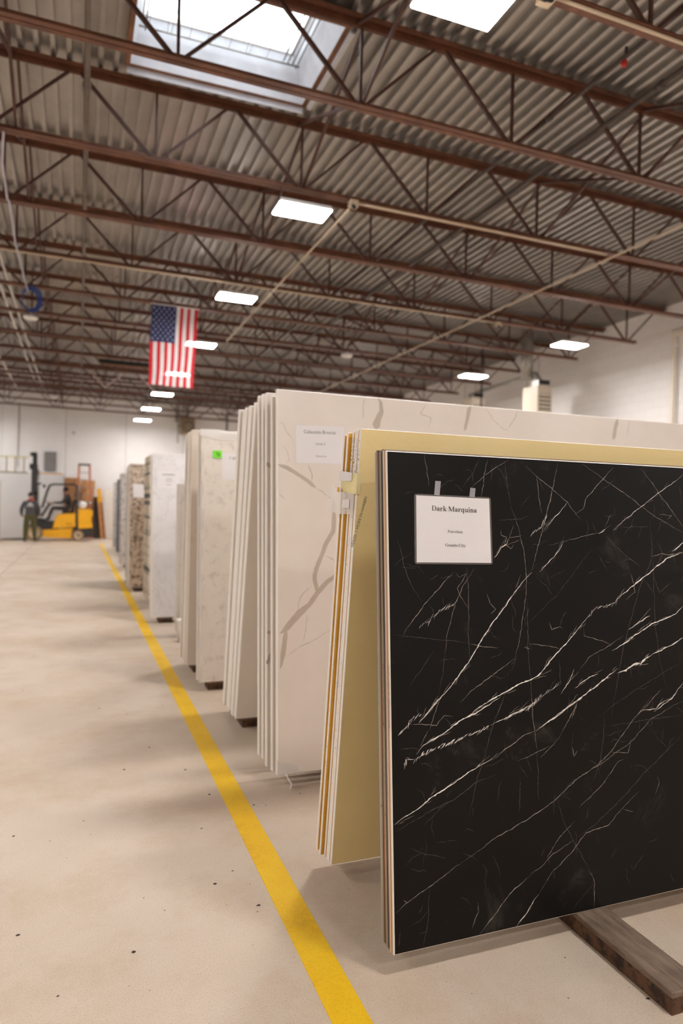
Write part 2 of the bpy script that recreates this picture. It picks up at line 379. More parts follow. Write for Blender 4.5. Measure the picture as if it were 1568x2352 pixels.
pipe('roof_pipe', 'dark pipe under the deck, right of the one with the red sprinkler head', 'pipe', [(4.90, -8.9, 5.41), (4.90, YB-0.01, 5.41)], 0.026, M['pipe_dark'], couplings=[((4.90, y, 5.41), (0, 1, 0), 0.08) for y in (4.9, 8.7, 12.6)])
MB().tube([(4.33, 4.72, 5.42), (4.33, 4.72, 5.50)], 0.014).build('riser', M['pipe_dark'], p1)
MB().lathe((4.33, 4.74, 5.40), (0, 0, -1), [(0, 0.016), (0.02, 0.028), (0.05, 0.024), (0.06, 0.008)], 12).build('sprinkler_head', M['red'], p1)
pipe('conduit', 'pale cream conduit running lengthwise below the joists right of the lamps', 'conduit', [(6.80, -8.9, 5.02), (6.80, 22.4, 5.02)], 0.014, M['conduit'], couplings=[((6.80, y, 5.02), (0, 1, 0), 0.06) for y in (7.70, 11.3)])
pipe('conduit', 'pale cream conduit running lengthwise above the black slabs beside the lamps', 'conduit', [(2.95, 7.66, 5.055), (2.93, 14.96, 5.055)], 0.012, M['conduit'])
def along_joist(k, x0, x1, dz, r, label):
    Y = JY0+JS*k; z = BCH-0.03-dz
    return pipe('conduit', label, 'conduit', [(x0, Y-0.03, roof(z, x0)), (x1, Y-0.03, roof(z, x1))], r, M['conduit'])
along_joist(0, 3.05, 10.4, 0.014, 0.014, 'pale conduit strapped under the joist in the top right corner')
along_joist(2, 3.03, 6.80, 0.016, 0.016, 'pale conduit strapped under the joist above the first full lamp')
along_joist(4, -8.5, 7.40, 0.014, 0.014, 'pale conduit strapped under the joist beyond the second full lamp')
def camera_box(k, X, label):
    Y = JY0+JS*k; z = roof(BCH-0.03, X)
    t = empty('junction_box', (X, Y-0.03, z), label, 'junction box', 'boxes at conduit ends')
    MB().bbox((-0.06, -0.05, -0.075), (0.05, 0.05, 0.0), 0.008).build('box', M['conduit'], t)
    MB().tube([(-0.02, -0.03, -0.07), (-0.02, -0.09, -0.115)], 0.022, 10).build('camera_head', M['black'], t)
    MB().tube([(-0.06, 0, -0.04), (-0.10, -0.03, -0.09), (-0.07, -0.08, -0.14), (-0.03, -0.08, -0.11)], 0.005, 6).build('cable', M['black'], t)
camera_box(0, 3.02, 'white box with small black camera at the top edge of the photo'); camera_box(2, 3.00, 'white box with black camera beside the first full lamp'); camera_box(4, 7.44, 'white box at the conduit end before the grey flue')
for xx, y0_, y1_, lab in ((-1.45, 12.4, 24.6, 'left pale pipe of the close pair'), (-1.29, 12.4, 26.0, 'right pale pipe of the close pair'), (-2.14, 20.5, 27.5, 'pale yellowish pipe left of the close pair')):
    pipe('roof_pipe', lab + ' under the roof at far left', 'pipe', [(xx, y0_, 5.48), (xx, y1_, 5.48)], 0.022, M['white'])
# blue hose coil and pale hose
t = empty('hose_coil', (-0.87, JY0+JS*5, 5.165), 'coil of blue air hose hanging from a joist at left', 'hose')
for i in range(5):
    r = 0.17+0.012*i; pts = [(r*math.cos(a)*0.75+0.01*i, -0.035-0.016*i, -0.20+r*math.sin(a)) for a in [2*math.pi*j/24 for j in range(25)]]
    MB().tube(pts, 0.009, 6, cap=False).build('loop', plain('blue hose', srgb(38, 72, 150), 0.4), t)
MB().tube([(0, 0, 0.03), (0, -0.05, -0.01), (0, -0.09, -0.03), (0, -0.11, 0.0)], 0.008, 6).build('hook', M['black'], t)
pipe('air_hose', 'pale translucent air hose looped below the joists at far left', 'hose', [(-0.78, JY0+JS*2-0.06, 5.15), (-0.85, 8.3, 5.12), (-0.88, 9.2, 5.10), (-0.88, JY0+JS*3-0.03, 5.17), (-0.90, 10.6, 5.05), (-0.91, JY0+JS*4-0.03, 5.125), (-0.9, 12.4, 5.08), (-0.88, JY0+JS*5-0.30, 5.02)], 0.012, plain('pale hose', srgb(190, 186, 200), 0.3), n=8)
def dome(k, X, label):
    t = empty('dome_lamp', (X, JY0+JS*k, roof(BCH-0.03, X)), label, 'dome lamp', 'small white domes under the joists')
    MB().lathe((0, 0, 0), (0, 0, -1), [(0, 0.02), (0.05, 0.02), (0.06, 0.13), (0.085, 0.145), (0.12, 0.12), (0.14, 0.04)], 20).build('dome', M['white'], t)
    MB().tube([(0, 0, 0.03), (0, 0, -0.05)], 0.015, 8).build('stem', M['galv'], t)
dome(6, 5.75, 'small white dome under a joist right of the lamp row'); dome(6, -0.97, 'small white dome under a joist below the blue hose'); dome(12, -0.9, 'small white dome close to the back wall at left')
# black tube heater hung across the aisle end and the pale V braces
t = empty('tube_heater', (0.40, JY0+JS*8+0.25, 5.10), 'long black radiant heater under the joists left of the flag', 'heater')
MB().prism([(0, 0), (1.75, -0.015), (1.75, 0.085), (0, 0.10)], 0, 0.22).build('hood', M['black'], t)
MB().tube([(0.03, 0.07, -0.015), (1.70, 0.07, -0.03)], 0.03, 10).build('burner_tube', M['rust'], t)
for sx in (0.2, 1.5): MB().tube([(sx, 0.11, 0.08), (sx, 0.11, roof(ROOF_Z, sx)-5.09)], 0.006, 6).build('hanger', M['galv'], t)
Y = JY0+JS*9
for pts, lab in ((((205, 850), (241, 890)), 'left pale arm of the V brace under the far roof'), (((241, 890), (290, 855)), 'right pale arm of the V brace under the far roof'), (((312, 856), (352, 897)), 'single pale brace arm behind the flag under the far roof')):
    P = [at_y(a, b, Y+0.09) for a, b in pts]; tag(MB().beam(P[0], P[1], 0.035, 0.035).build('roof_brace', plain('pale primer', srgb(190, 165, 160), 0.5)), lab, 'brace', 'pale braces under the far roof')

# ------------------------------------------------------------------ flag
FY = JY0+JS*5
tl, tr, bl = at_y(349, 705, FY), at_y(453, 712, FY), at_y(345, 890, FY)
FW, FH = 0.84, 1.48
flag = empty('flag', (1.176, FY-0.02, roof(BCH-0.03, 1.176)), 'stars and stripes flag hanging vertically from a joist', 'flag')
MR = plain('flag red', srgb(200, 30, 46), 0.8, 0, 0.08); MW = plain('flag white', srgb(226, 222, 222), 0.8, 0, 0.05); MBL = plain('flag blue', srgb(30, 42, 92), 0.8, 0, 0.1)
for m_ in (MR, MW, MBL):                                   # thin cloth: a little light comes straight through
    nt = m_.node_tree; bs = nt.nodes['Principled BSDF']; tr = nt.nodes.new('ShaderNodeBsdfTransparent'); mx = nt.nodes.new('ShaderNodeMixShader'); mx.inputs[0].default_value = 0.022
    nt.links.new(bs.outputs[0], mx.inputs[1]); nt.links.new(tr.outputs[0], mx.inputs[2]); nt.links.new(mx.outputs[0], nt.nodes['Material Output'].inputs['Surface'])
def fp(u, v, off=0.0):     # u 0..1 across, v 0..1 down; the cloth ripples and drifts to the left below
    x = u*FW*(1-0.03*v) - 0.035*v + 0.008*math.sin(v*9+u*4)*v
    return (x, -0.03 + 0.022*math.sin(u*11+v*2.0)*(0.3+v) + off, -0.02 - v*FH - 0.012*u)
def patch(u0, u1, v0, v1, nu, nv, off=0.0, two=True):
    m = MB(); v = [fp(u0+(u1-u0)*i/nu, v0+(v1-v0)*j/nv, off) for j in range(nv+1) for i in range(nu+1)]
    m.add(v, [(j*(nu+1)+i, j*(nu+1)+i+1, (j+1)*(nu+1)+i+1, (j+1)*(nu+1)+i) for j in range(nv) for i in range(nu)], True); return m
CU, CV = 7/13, 0.46
for i in range(13):
    v0 = CV if i < 7 else 0
    patch(i/13, (i+1)/13, v0, 1, 3, 30).build('stripe', MR if i % 2 == 0 else MW, flag)
can = patch(0, CU, 0, CV, 14, 14).build('canton', MBL, flag)
sm = None
for row in range(11):
    for colm in range(5 if row % 2 else 6) if False else range(11):
        pass
for a in range(9):           # nine columns across, the flag is turned on its side
    for b in range(11):
        if (a+b) % 2: continue
        u, v = CU*(a+1)/10, CV*(b+1)/12; m = MB(); pts = []
        for q in range(10):
            rr = 0.017 if q % 2 == 0 else 0.0075; t_ = 2*math.pi*q/10
            pts.append(fp(u+rr*math.cos(t_)/FW, v+rr*math.sin(t_)/FH, -0.003))
        m.add([fp(u, v, -0.003)]+pts, [(0, i+1, (i+1) % 10+1) for i in range(10)]); m.build('star', MW, can)
MB().tube([(-0.02, -0.03, -0.012), (FW+0.02, -0.03, -0.022)], 0.010, 8).build('hanging_rod', MW, flag)
for u in (0.05, 0.5, 0.95): MB().tube([(u*FW, -0.03, -0.015), (u*FW, 0.0, 0.03)], 0.006, 6).build('tie', MW, flag)

# ================================================================== SLABS
def slab_mesh(L, H, T, mats, ch=0.002):
    m = MB(); c = ch
    f = [(c, 0, c), (L-c, 0, c), (L-c, 0, H-c), (c, 0, H-c)]; r = [(0, c, 0), (L, c, 0), (L, c, H), (0, c, H)]; b = [(0, T, 0), (L, T, 0), (L, T, H), (0, T, H)]
    m.add(f+r+b, [(0, 1, 2, 3)]); m.cur = 1
    for a0, b0 in ((0, 4), (4, 8)):
        for i in range(4): m.f.append([a0+i, b0+i, b0+(i+1) % 4, a0+(i+1) % 4]); m.mi.append(3 if len(mats) > 3 and a0 == 0 else 1); m.smooth.append(False)
    m.f.append([11, 10, 9, 8]); m.mi.append(2 if len(mats) > 2 else 0); m.smooth.append(False)
    return m.mesh('slab', mats)
class Slab:
    def __init__(s, name, label, X, Y, lean, H, L, T, mats, zb=0.07, cat='stone slab', group=None, ch=0.002):
        th = -math.asin(lean/H); z = zb + max(0, -T*math.sin(th))
        s.o = link(name, slab_mesh(L, H, T, mats, ch)); s.o.location = (X, Y, z); s.o.rotation_euler = (th, 0, 0)
        tag(s.o, label, cat, group); s.loc = Vector((X, Y, z)); s.R = Matrix.Rotation(th, 3, 'X'); s.th = th; s.H = H; s.T = T; s.L = L
    def uv(s, x, y):
        n = s.R @ Vector((0, -1, 0)); d = ray(x, y); o = Vector((0, 0, CAM_H))
        t = (s.loc-o).dot(n)/d.dot(n); p = s.R.transposed() @ (o+d*t-s.loc); return (p.x, p.z)
    def world(s, u, v, off=0.0): return s.loc + s.R @ Vector((u, off, v))
# --- stone looks
M['edge_white'] = plain('pale stone edge', srgb(238, 232, 225), 0.5, 0, 0.04, 20)
M['edge_warm'] = plain('warm white stone edge', srgb(228, 218, 207), 0.55, 0, 0.05, 20)
k = NT('black marble porcelain'); co = k.coord(); k.rough(0.42)
n = k.noise(co, 2.2, 6, 0.6); r = k.ramp(n, 'Fac', [(0.3, srgb(11, 8, 7)), (0.75, srgb(19, 16, 14))])
n2 = k.noise(co, 4.5, 9, 0.75, 0.4); r2 = k.ramp(n2, 'Fac', [(0.58, (0, 0, 0)), (0.80, GREY(0.16))])
k.col(k.mix(r.outputs['Color'], srgb(140, 130, 122), r2.outputs['Color'])); k.b.inputs['Specular IOR Level'].default_value = 0.18; M['black_marble'] = k.m
M['vein_bright'] = plain('bright white vein', srgb(226, 219, 212), 0.45, 0, 0.2, 30)
M['vein_mid'] = plain('grey vein', srgb(150, 139, 128), 0.45, 0, 0.25, 30)
M['vein_faint'] = plain('faint grey vein', srgb(84, 76, 70), 0.45, 0, 0.3, 30)
def edge_mix(name, c0, c1, sc):
    k = NT(name); co = k.coord((0.1, 60, 0.6)); n = k.noise(co, sc, 3); r = k.ramp(n, 'Fac', [(0.4, c0), (0.6, c1)]); k.col(r.outputs['Color']); k.rough(0.55); return k.m
M['e_cream'] = edge_mix('cream porcelain edge', srgb(214, 188, 152), srgb(226, 204, 176), 3)
M['e_pink'] = edge_mix('pinkish porcelain edge', srgb(206, 168, 138), srgb(220, 190, 162), 3)
M['e_dark'] = edge_mix('dark printed edge', srgb(46, 36, 36), srgb(110, 96, 98), 2)
M['e_green'] = edge_mix('grey green porcelain edge', srgb(120, 112, 92), srgb(158, 146, 120), 2)
M['e_lilac'] = edge_mix('lilac grey edge', srgb(140, 132, 136), srgb(176, 166, 168), 2)
M['e_brown'] = edge_mix('red brown edge', srgb(92, 48, 30), srgb(150, 88, 46), 2)
k = NT('yellow mesh backing'); co = k.coord(); k.rough(0.5)
wv = []
for ax in ('X', 'Z'):
    wt = k.n('ShaderNodeTexWave', _wave_type='BANDS', _bands_direction=ax); wt.inputs['Scale'].default_value = 2*math.pi/(20*0.0058); k.l(co, 0, wt, 'Vector'); wv.append(wt)
mx = k.mix(wv[0].outputs['Color'], wv[1].outputs['Color'], 1.0, 'DARKEN')
n = k.noise(co, 1.2, 5); r = k.ramp(n, 'Fac', [(0.3, srgb(234, 202, 128)), (0.7, srgb(242, 218, 156))])
c0_ = k.mix(r.outputs['Color'], srgb(252, 240, 206), mx); c = k.mix(r.outputs['Color'], c0_, 0.55); k.col(c); k.bump(mx, 0.2, 0.002); M['mesh_back'] = k.m
M['resin'] = plain('orange yellow resin', srgb(222, 165, 52), 0.45, 0, 0.15, 8)
k = NT('cream engineered stone'); co = k.coord(); n = k.noise(co, 3, 4); r = k.ramp(n, 'Fac', [(0.3, srgb(219, 207, 196)), (0.7, srgb(226, 215, 205))]); k.col(r.outputs['Color']); k.rough(0.3); M['calacatta'] = k.m
M['vein_tan'] = plain('tan vein', srgb(186, 172, 157), 0.3, 0, 0.06, 12); M['vein_thin'] = plain('thin grey vein', srgb(176, 164, 152), 0.3, 0, 0.1, 20)
def speckle(name, base, dark, sc, lo, hi, sc2=None, c2=None, lo2=0.6, hi2=0.7, vein=None, rough=0.35):
    k = NT(name); co = k.coord(); k.rough(rough)
    n = k.noise(co, sc, 8, 0.7, 0.4); r = k.ramp(n, 'Fac', [(lo, (0, 0, 0)), (hi, (1, 1, 1))])
    n0 = k.noise(co, sc*0.3, 4); b = k.ramp(n0, 'Fac', [(0.3, tuple(x*0.93 for x in base[:3])+(1,)), (0.7, base)])
    c = k.mix(b.outputs['Color'], dark, r.outputs['Color'])
    if sc2:
        n2 = k.noise(co, sc2, 5, 0.65, 0.8); r2 = k.ramp(n2, 'Fac', [(lo2, (0, 0, 0)), (hi2, (1, 1, 1))]); c = k.mix(c, c2, r2.outputs['Color'])
    if vein:
        n3 = k.noise(co, 1.3, 8, 0.62, 1.5); r3 = k.ramp(n3, 'Fac', [(0.488, (0, 0, 0)), (0.5, GREY(0.32)), (0.512, (0, 0, 0))]); c = k.mix(c, vein, r3.outputs['Color'])
    k.col(c); return k.m
M['beige_stone'] = speckle('beige speckled quartz', srgb(224, 214, 203), srgb(186, 173, 160), 15, 0.52, 0.74)
M['beige_plain'] = speckle('beige slab back', srgb(226, 214, 201), srgb(200, 178, 150), 2.0, 0.55, 0.75)
M['taupe'] = speckle('taupe slab back', srgb(236, 226, 214), srgb(196, 178, 160), 8, 0.68, 0.74)
M['white_marble'] = speckle('white grey veined marble', srgb(222, 217, 216), srgb(196, 191, 192), 2.2, 0.50, 0.80, vein=srgb(150, 146, 150))
M['brown_granite'] = speckle('brown black granite', srgb(196, 174, 152), srgb(120, 96, 78), 16, 0.48, 0.60, 15, srgb(62, 55, 52), 0.53, 0.64)
M['spot_granite'] = speckle('white granite with black clouds', srgb(214, 202, 184), srgb(190, 172, 148), 9, 0.52, 0.66, 9, srgb(58, 66, 64), 0.53, 0.57)
M['grey_granite'] = speckle('grey mottled granite', srgb(190, 182, 176), srgb(128, 118, 112), 12, 0.48, 0.62)
M['dark_stone'] = speckle('dark blue grey stone', srgb(92, 94, 102), srgb(64, 66, 74), 9, 0.45, 0.6)
M['pale_grey'] = speckle('pale grey stone', srgb(200, 192, 184), srgb(176, 166, 158), 6, 0.5, 0.7)
M['paper'] = plain('white paper', srgb(224, 219, 219), 0.6, 0, 0.02)
M['ink'] = plain('dark brown ink', srgb(52, 30, 28), 0.7); M['ink_grey'] = plain('grey ink', srgb(112, 112, 112), 0.7); M['ink_black'] = plain('black ink', srgb(30, 28, 28), 0.7)
k = NT('laminate film'); k.b.inputs['Base Color'].default_value = srgb(150, 142, 138); k.rough(0.12); k.b.inputs['Alpha'].default_value = 0.42; M['laminate'] = k.m
k = NT('clear film over paper'); k.b.inputs['Base Color'].default_value = srgb(230, 228, 228); k.rough(0.08); k.b.inputs['Alpha'].default_value = 0.10; M['film'] = k.m
k = NT('clear tape'); k.b.inputs['Base Color'].default_value = srgb(190, 186, 192); k.rough(0.25); k.b.inputs['Alpha'].default_value = 0.6; M['tape'] = k.m
k = NT('plastic wrap'); k.b.inputs['Base Color'].default_value = srgb(236, 232, 228); k.rough(0.2); k.b.inputs['Alpha'].default_value = 0.55; M['wrap'] = k.m

def ribbon(m, pts, ws, off, seed, amp=1.0, step=0.008):
    """a vein: a ribbon in the slab's plane with a ragged run and uneven width"""
    rnd = random.Random(seed); P = []
    for (a, wa), (b, wb) in zip(zip(pts[:-1], ws[:-1]), zip(pts[1:], ws[1:])):
        d = math.hypot(b[0]-a[0], b[1]-a[1]); n = max(1, int(d/step))
        for i in range(n): t = i/n; P.append((a[0]+(b[0]-a[0])*t, a[1]+(b[1]-a[1])*t, wa+(wb-wa)*t))
    P.append((*pts[-1], ws[-1])); j = 0.0; Q = []
    for i, (x, y, w_) in enumerate(P):
        j = j*0.6+rnd.uniform(-1, 1)*(0.0016 if amp > 0.5 else 0.0010)*1.0; dx = P[min(i+1, len(P)-1)][0]-P[max(i-1, 0)][0]; dy = P[min(i+1, len(P)-1)][1]-P[max(i-1, 0)][1]; l = math.hypot(dx, dy) or 1
        ww = w_*rnd.uniform(0.45, 1.45)*0.5 if amp > 0.5 else w_*rnd.uniform(0.9, 1.1)*0.5
        e_ = min(i, len(P)-1-i)/max(1.0, 0.22*len(P)); ww *= min(1.0, 0.15+0.85*e_) if amp > 0.5 else (0.3 if e_ == 0 else 1)
        nx, ny = -dy/l, dx/l; Q.append(((x+nx*(j+ww), off, y+ny*(j+ww)), (x+nx*(j-ww), off, y+ny*(j-ww))))
    v = [p for q in Q for p in q]; m.add(v, [(2*i, 2*i+1, 2*i+3, 2*i+2) for i in range(len(Q)-1)])
def clampuv(s, p, e=0.003): return (min(max(p[0], e), s.L-e), min(max(p[1], e), s.H-e))

# --- lettering: a small bold roman alphabet, and the built-in sans
def glyph(ch):
    P = []
    def R_(x0, y0, x1, y1): P.append([(x0, y0), (x1, y0), (x1, y1), (x0, y1)])
    def Q_(a, b, w_):
        dx, dy = b[0]-a[0], b[1]-a[1]; l = math.hypot(dx, dy); nx, ny = -dy/l*w_/2, dx/l*w_/2
        P.append([(a[0]+nx, a[1]+ny), (a[0]-nx, a[1]-ny), (b[0]-nx, b[1]-ny), (b[0]+nx, b[1]+ny)])
    def O_(cx, cy, rx, ry, tx, ty, a0=0, a1=360):
        n = max(6, int((a1-a0)/18))
        for i in range(n):
            q = []
            for rx_, ry_, seq in ((rx, ry, (i, i+1)), (rx-tx, ry-ty, (i+1, i))):
                for k_ in seq: t_ = math.radians(a0+(a1-a0)*k_/n); q.append((cx+rx_*math.cos(t_), cy+ry_*math.sin(t_)))
            P.append(q)
    def D_(cx, cy, r): P.append([(cx+r*math.cos(i*math.pi/6), cy+r*math.sin(i*math.pi/6)) for i in range(12)])
    S_ = lambda x0, y, x1: R_(x0, y, x1, y+0.03)
    if ch == 'D': R_(.08, 0, .19, .66); S_(.01, 0, .3); S_(.01, .63, .3); O_(.3, .33, .36, .33, .125, .035, -90, 90); a = .72
    elif ch == 'P': R_(.08, 0, .19, .66); S_(.01, 0, .27); S_(.01, .63, .3); S_(.19, .3, .3); O_(.29, .48, .26, .18, .12, .035, -90, 90); a = .61
    elif ch in 'GC':
        O_(.37, .33, .35, .345, .13, .035, 42, 318); R_(.60, .45, .635, .66); a = .72
        if ch == 'G': R_(.54, .05, .65, .3); S_(.46, .28, .74); a = .78
    elif ch == 'M': R_(.07, 0, .11, .66); R_(.70, 0, .82, .66); Q_((.12, .65), (.43, .05), .13); Q_((.43, .03), (.73, .65), .04); S_(.0, 0, .2); S_(.62, 0, .91); S_(.0, .63, .18); S_(.68, .63, .91); a = .94
    elif ch == 'a': O_(.19, .13, .17, .14, .11, .03); R_(.28, .04, .385, .34); O_(.215, .32, .17, .145, .10, .03, 0, 165); D_(.095, .345, .05); R_(.36, 0, .47, .035); a = .49
    elif ch == 'r': R_(.08, 0, .19, .44); S_(.01, 0, .27); S_(.01, .41, .19); D_(.335, .37, .06); Q_((.18, .3), (.33, .42), .045); a = .43
    elif ch == 'k': R_(.08, 0, .19, .68); S_(.01, 0, .25); S_(.01, .65, .19); Q_((.18, .19), (.42, .42), .035); Q_((.25, .27), (.45, .03), .11); S_(.32, 0, .56); S_(.32, .41, .52); a = .56
    elif ch == 'q': O_(.24, .22, .21, .235, .115, .03); R_(.35, -.2, .46, .45); S_(.28, -.2, .53); a = .55
    elif ch == 'u': R_(.08, .12, .19, .44); S_(.01, .41, .19); O_(.235, .14, .155, .15, .11, .05, 180, 360); R_(.36, 0, .47, .44); S_(.29, .41, .47); S_(.36, 0, .54); a = .56
    elif ch == 'n': R_(.08, 0, .19, .44); S_(.01, 0, .26); S_(.01, .41, .19); O_(.30, .29, .17, .16, .11, .05, 0, 180); R_(.36, 0, .47, .3); S_(.3, 0, .54); a = .56
    elif ch in 'il':
        R_(.08, 0, .19, .44 if ch == 'i' else .68); S_(.01, 0, .26); S_(.01, .41 if ch == 'i' else .65, .19); a = .28
        if ch == 'i': D_(.135, .6, .065)
    elif ch == 'o': O_(.25, .22, .23, .24, .115, .03); a = .5
    elif ch == 'c': O_(.25, .22, .22, .24, .115, .03, 45, 315); D_(.375, .36, .05); a = .44
    elif ch == 'e': O_(.24, .22, .21, .24, .11, .03, 0, 322); R_(.06, .225, .44, .262); a = .46
    elif ch == 't': R_(.10, .07, .21, .56); S_(.02, .41, .32); O_(.225, .09, .125, .1, .08, .04, 180, 320); a = .34
    elif ch == 'y': Q_((.09, .43), (.27, .02), .11); Q_((.44, .43), (.2, -.19), .04); D_(.14, -.15, .05); S_(.0, .41, .24); S_(.33, .41, .54); a = .52
    else: a = .25
    return P, a
def roman(body):
    polys = []; x = 0
    for ch in body:
        P, a = glyph(ch)
        for dx in (0, 0.022):
            for p in P: polys.append([(q[0]+x+dx, q[1]) for q in p])
        x += a
    return polys, x
def sans(body):
    cu = bpy.data.curves.new('t', 'FONT'); cu.body = body; cu.size = 1.0; cu.resolution_u = 3
    ob = bpy.data.objects.new('t', cu); C.objects.link(ob); dg = bpy.context.evaluated_depsgraph_get()
    me = bpy.data.meshes.new_from_object(ob.evaluated_get(dg)); bpy.data.objects.remove(ob)
    polys = [[tuple(me.vertices[i].co[:2]) for i in p.vertices] for p in me.polygons]
    xs = [v.co.x for v in me.vertices]; x0 = min(xs); polys = [[(a-x0, b) for a, b in p] for p in polys]
    bpy.data.meshes.remove(me); return polys, max(xs)-x0
def lettering(name, body, font, p0, p1, mat, parent, off=-0.0016, squeeze=1.0):
    """set body between the two baseline points p0, p1 (u, v) of the parent's face"""
    polys, wd = (roman if font == 'roman' else sans)(body)
    L = math.hypot(p1[0]-p0[0], p1[1]-p0[1]); s = L/wd; cx, sx = (p1[0]-p0[0])/L, (p1[1]-p0[1])/L
    m = MB()
    for p in polys: m.add([(p0[0]+s*(a*cx-b*sx*squeeze), off, p0[1]+s*(a*sx+b*cx*squeeze)) for a, b in p], [tuple(range(len(p)))])
    return m.build(name, mat, parent)
def sign(label, s, quad, lines, mat_ink, laminate=0.0, tapes=(), group=None, font='roman', name='paper_sign'):
    """a printed sheet fixed on slab s; quad = its pixel corners TL TR BR BL"""
    uv = [s.uv(*q) for q in quad]; o0 = uv[3]; P = [(a-o0[0], b-o0[1]) for a, b in uv]
    t = empty(name, s.world(o0[0], o0[1], -0.001), label, 'sign', group); t.rotation_euler = (s.th, 0, 0)
    cen = (sum(p[0] for p in P)/4, sum(p[1] for p in P)/4)
    m = MB(); n = 4; v = [(a, -0.0008, b) for a, b in P]+[(a, 0.0, b) for a, b in P]
    m.add(v, [(3, 2, 1, 0), (4, 5, 6, 7)]+[(i, (i+1) % 4, 4+(i+1) % 4, 4+i) for i in range(4)]); m.build('sheet', M['paper'], t)
    if laminate:
        G = []
        for a, b in P:
            dx, dy = a-cen[0], b-cen[1]; G.append((a+laminate*(1 if dx > 0 else -1), b+laminate*0.8*(1 if dy > 0 else -1)))
        c = 0.006; H = []
        for i in range(4):
            a, b, d = Vector(G[i]), Vector(G[i-1]), Vector(G[(i+1) % 4])
            H += [tuple(a+(b-a).normalized()*c), tuple(a+(d-a).normalized()*c)]
        m = MB(); H = H[::-1]; v = [(a, -0.0004, b) for a, b in H]+[(a, 0.0008, b) for a, b in H]
        fr = MB()
        Pi = P[::-1]
        # a film rim around the sheet: outer rounded outline to sheet outline
        out = [(a, 0.0002, b) for a, b in H]; inn = [(a, 0.0002, b) for a, b in Pi]
        fr.add(out+inn, [(0, 1, 8), (1, 2, 9, 8), (2, 3, 9), (3, 4, 10, 9), (4, 5, 10), (5, 6, 11, 10), (6, 7, 11), (7, 0, 8, 11)]); fr.build('laminate_rim', M['laminate'], t)
        MB().add([(a, -0.0018, b) for a, b in P], [(3, 2, 1, 0)]).build('laminate_film', M['film'], t)
    for body, x0, y0_, x1, y1_ in lines:
        a = s.uv(x0, y0_); b = s.uv(x1, y1_)
        lettering('lettering', body, font, (a[0]-o0[0], a[1]-o0[1]), (b[0]-o0[0], b[1]-o0[1]), mat_ink, t, -0.0013)
    for q in tapes:
        q = [s.uv(*p) for p in q]; MB().add([(a-o0[0], -0.0022, b-o0[1]) for a, b in q], [(3, 2, 1, 0)]).build('tape', M['tape'], t)
    return t

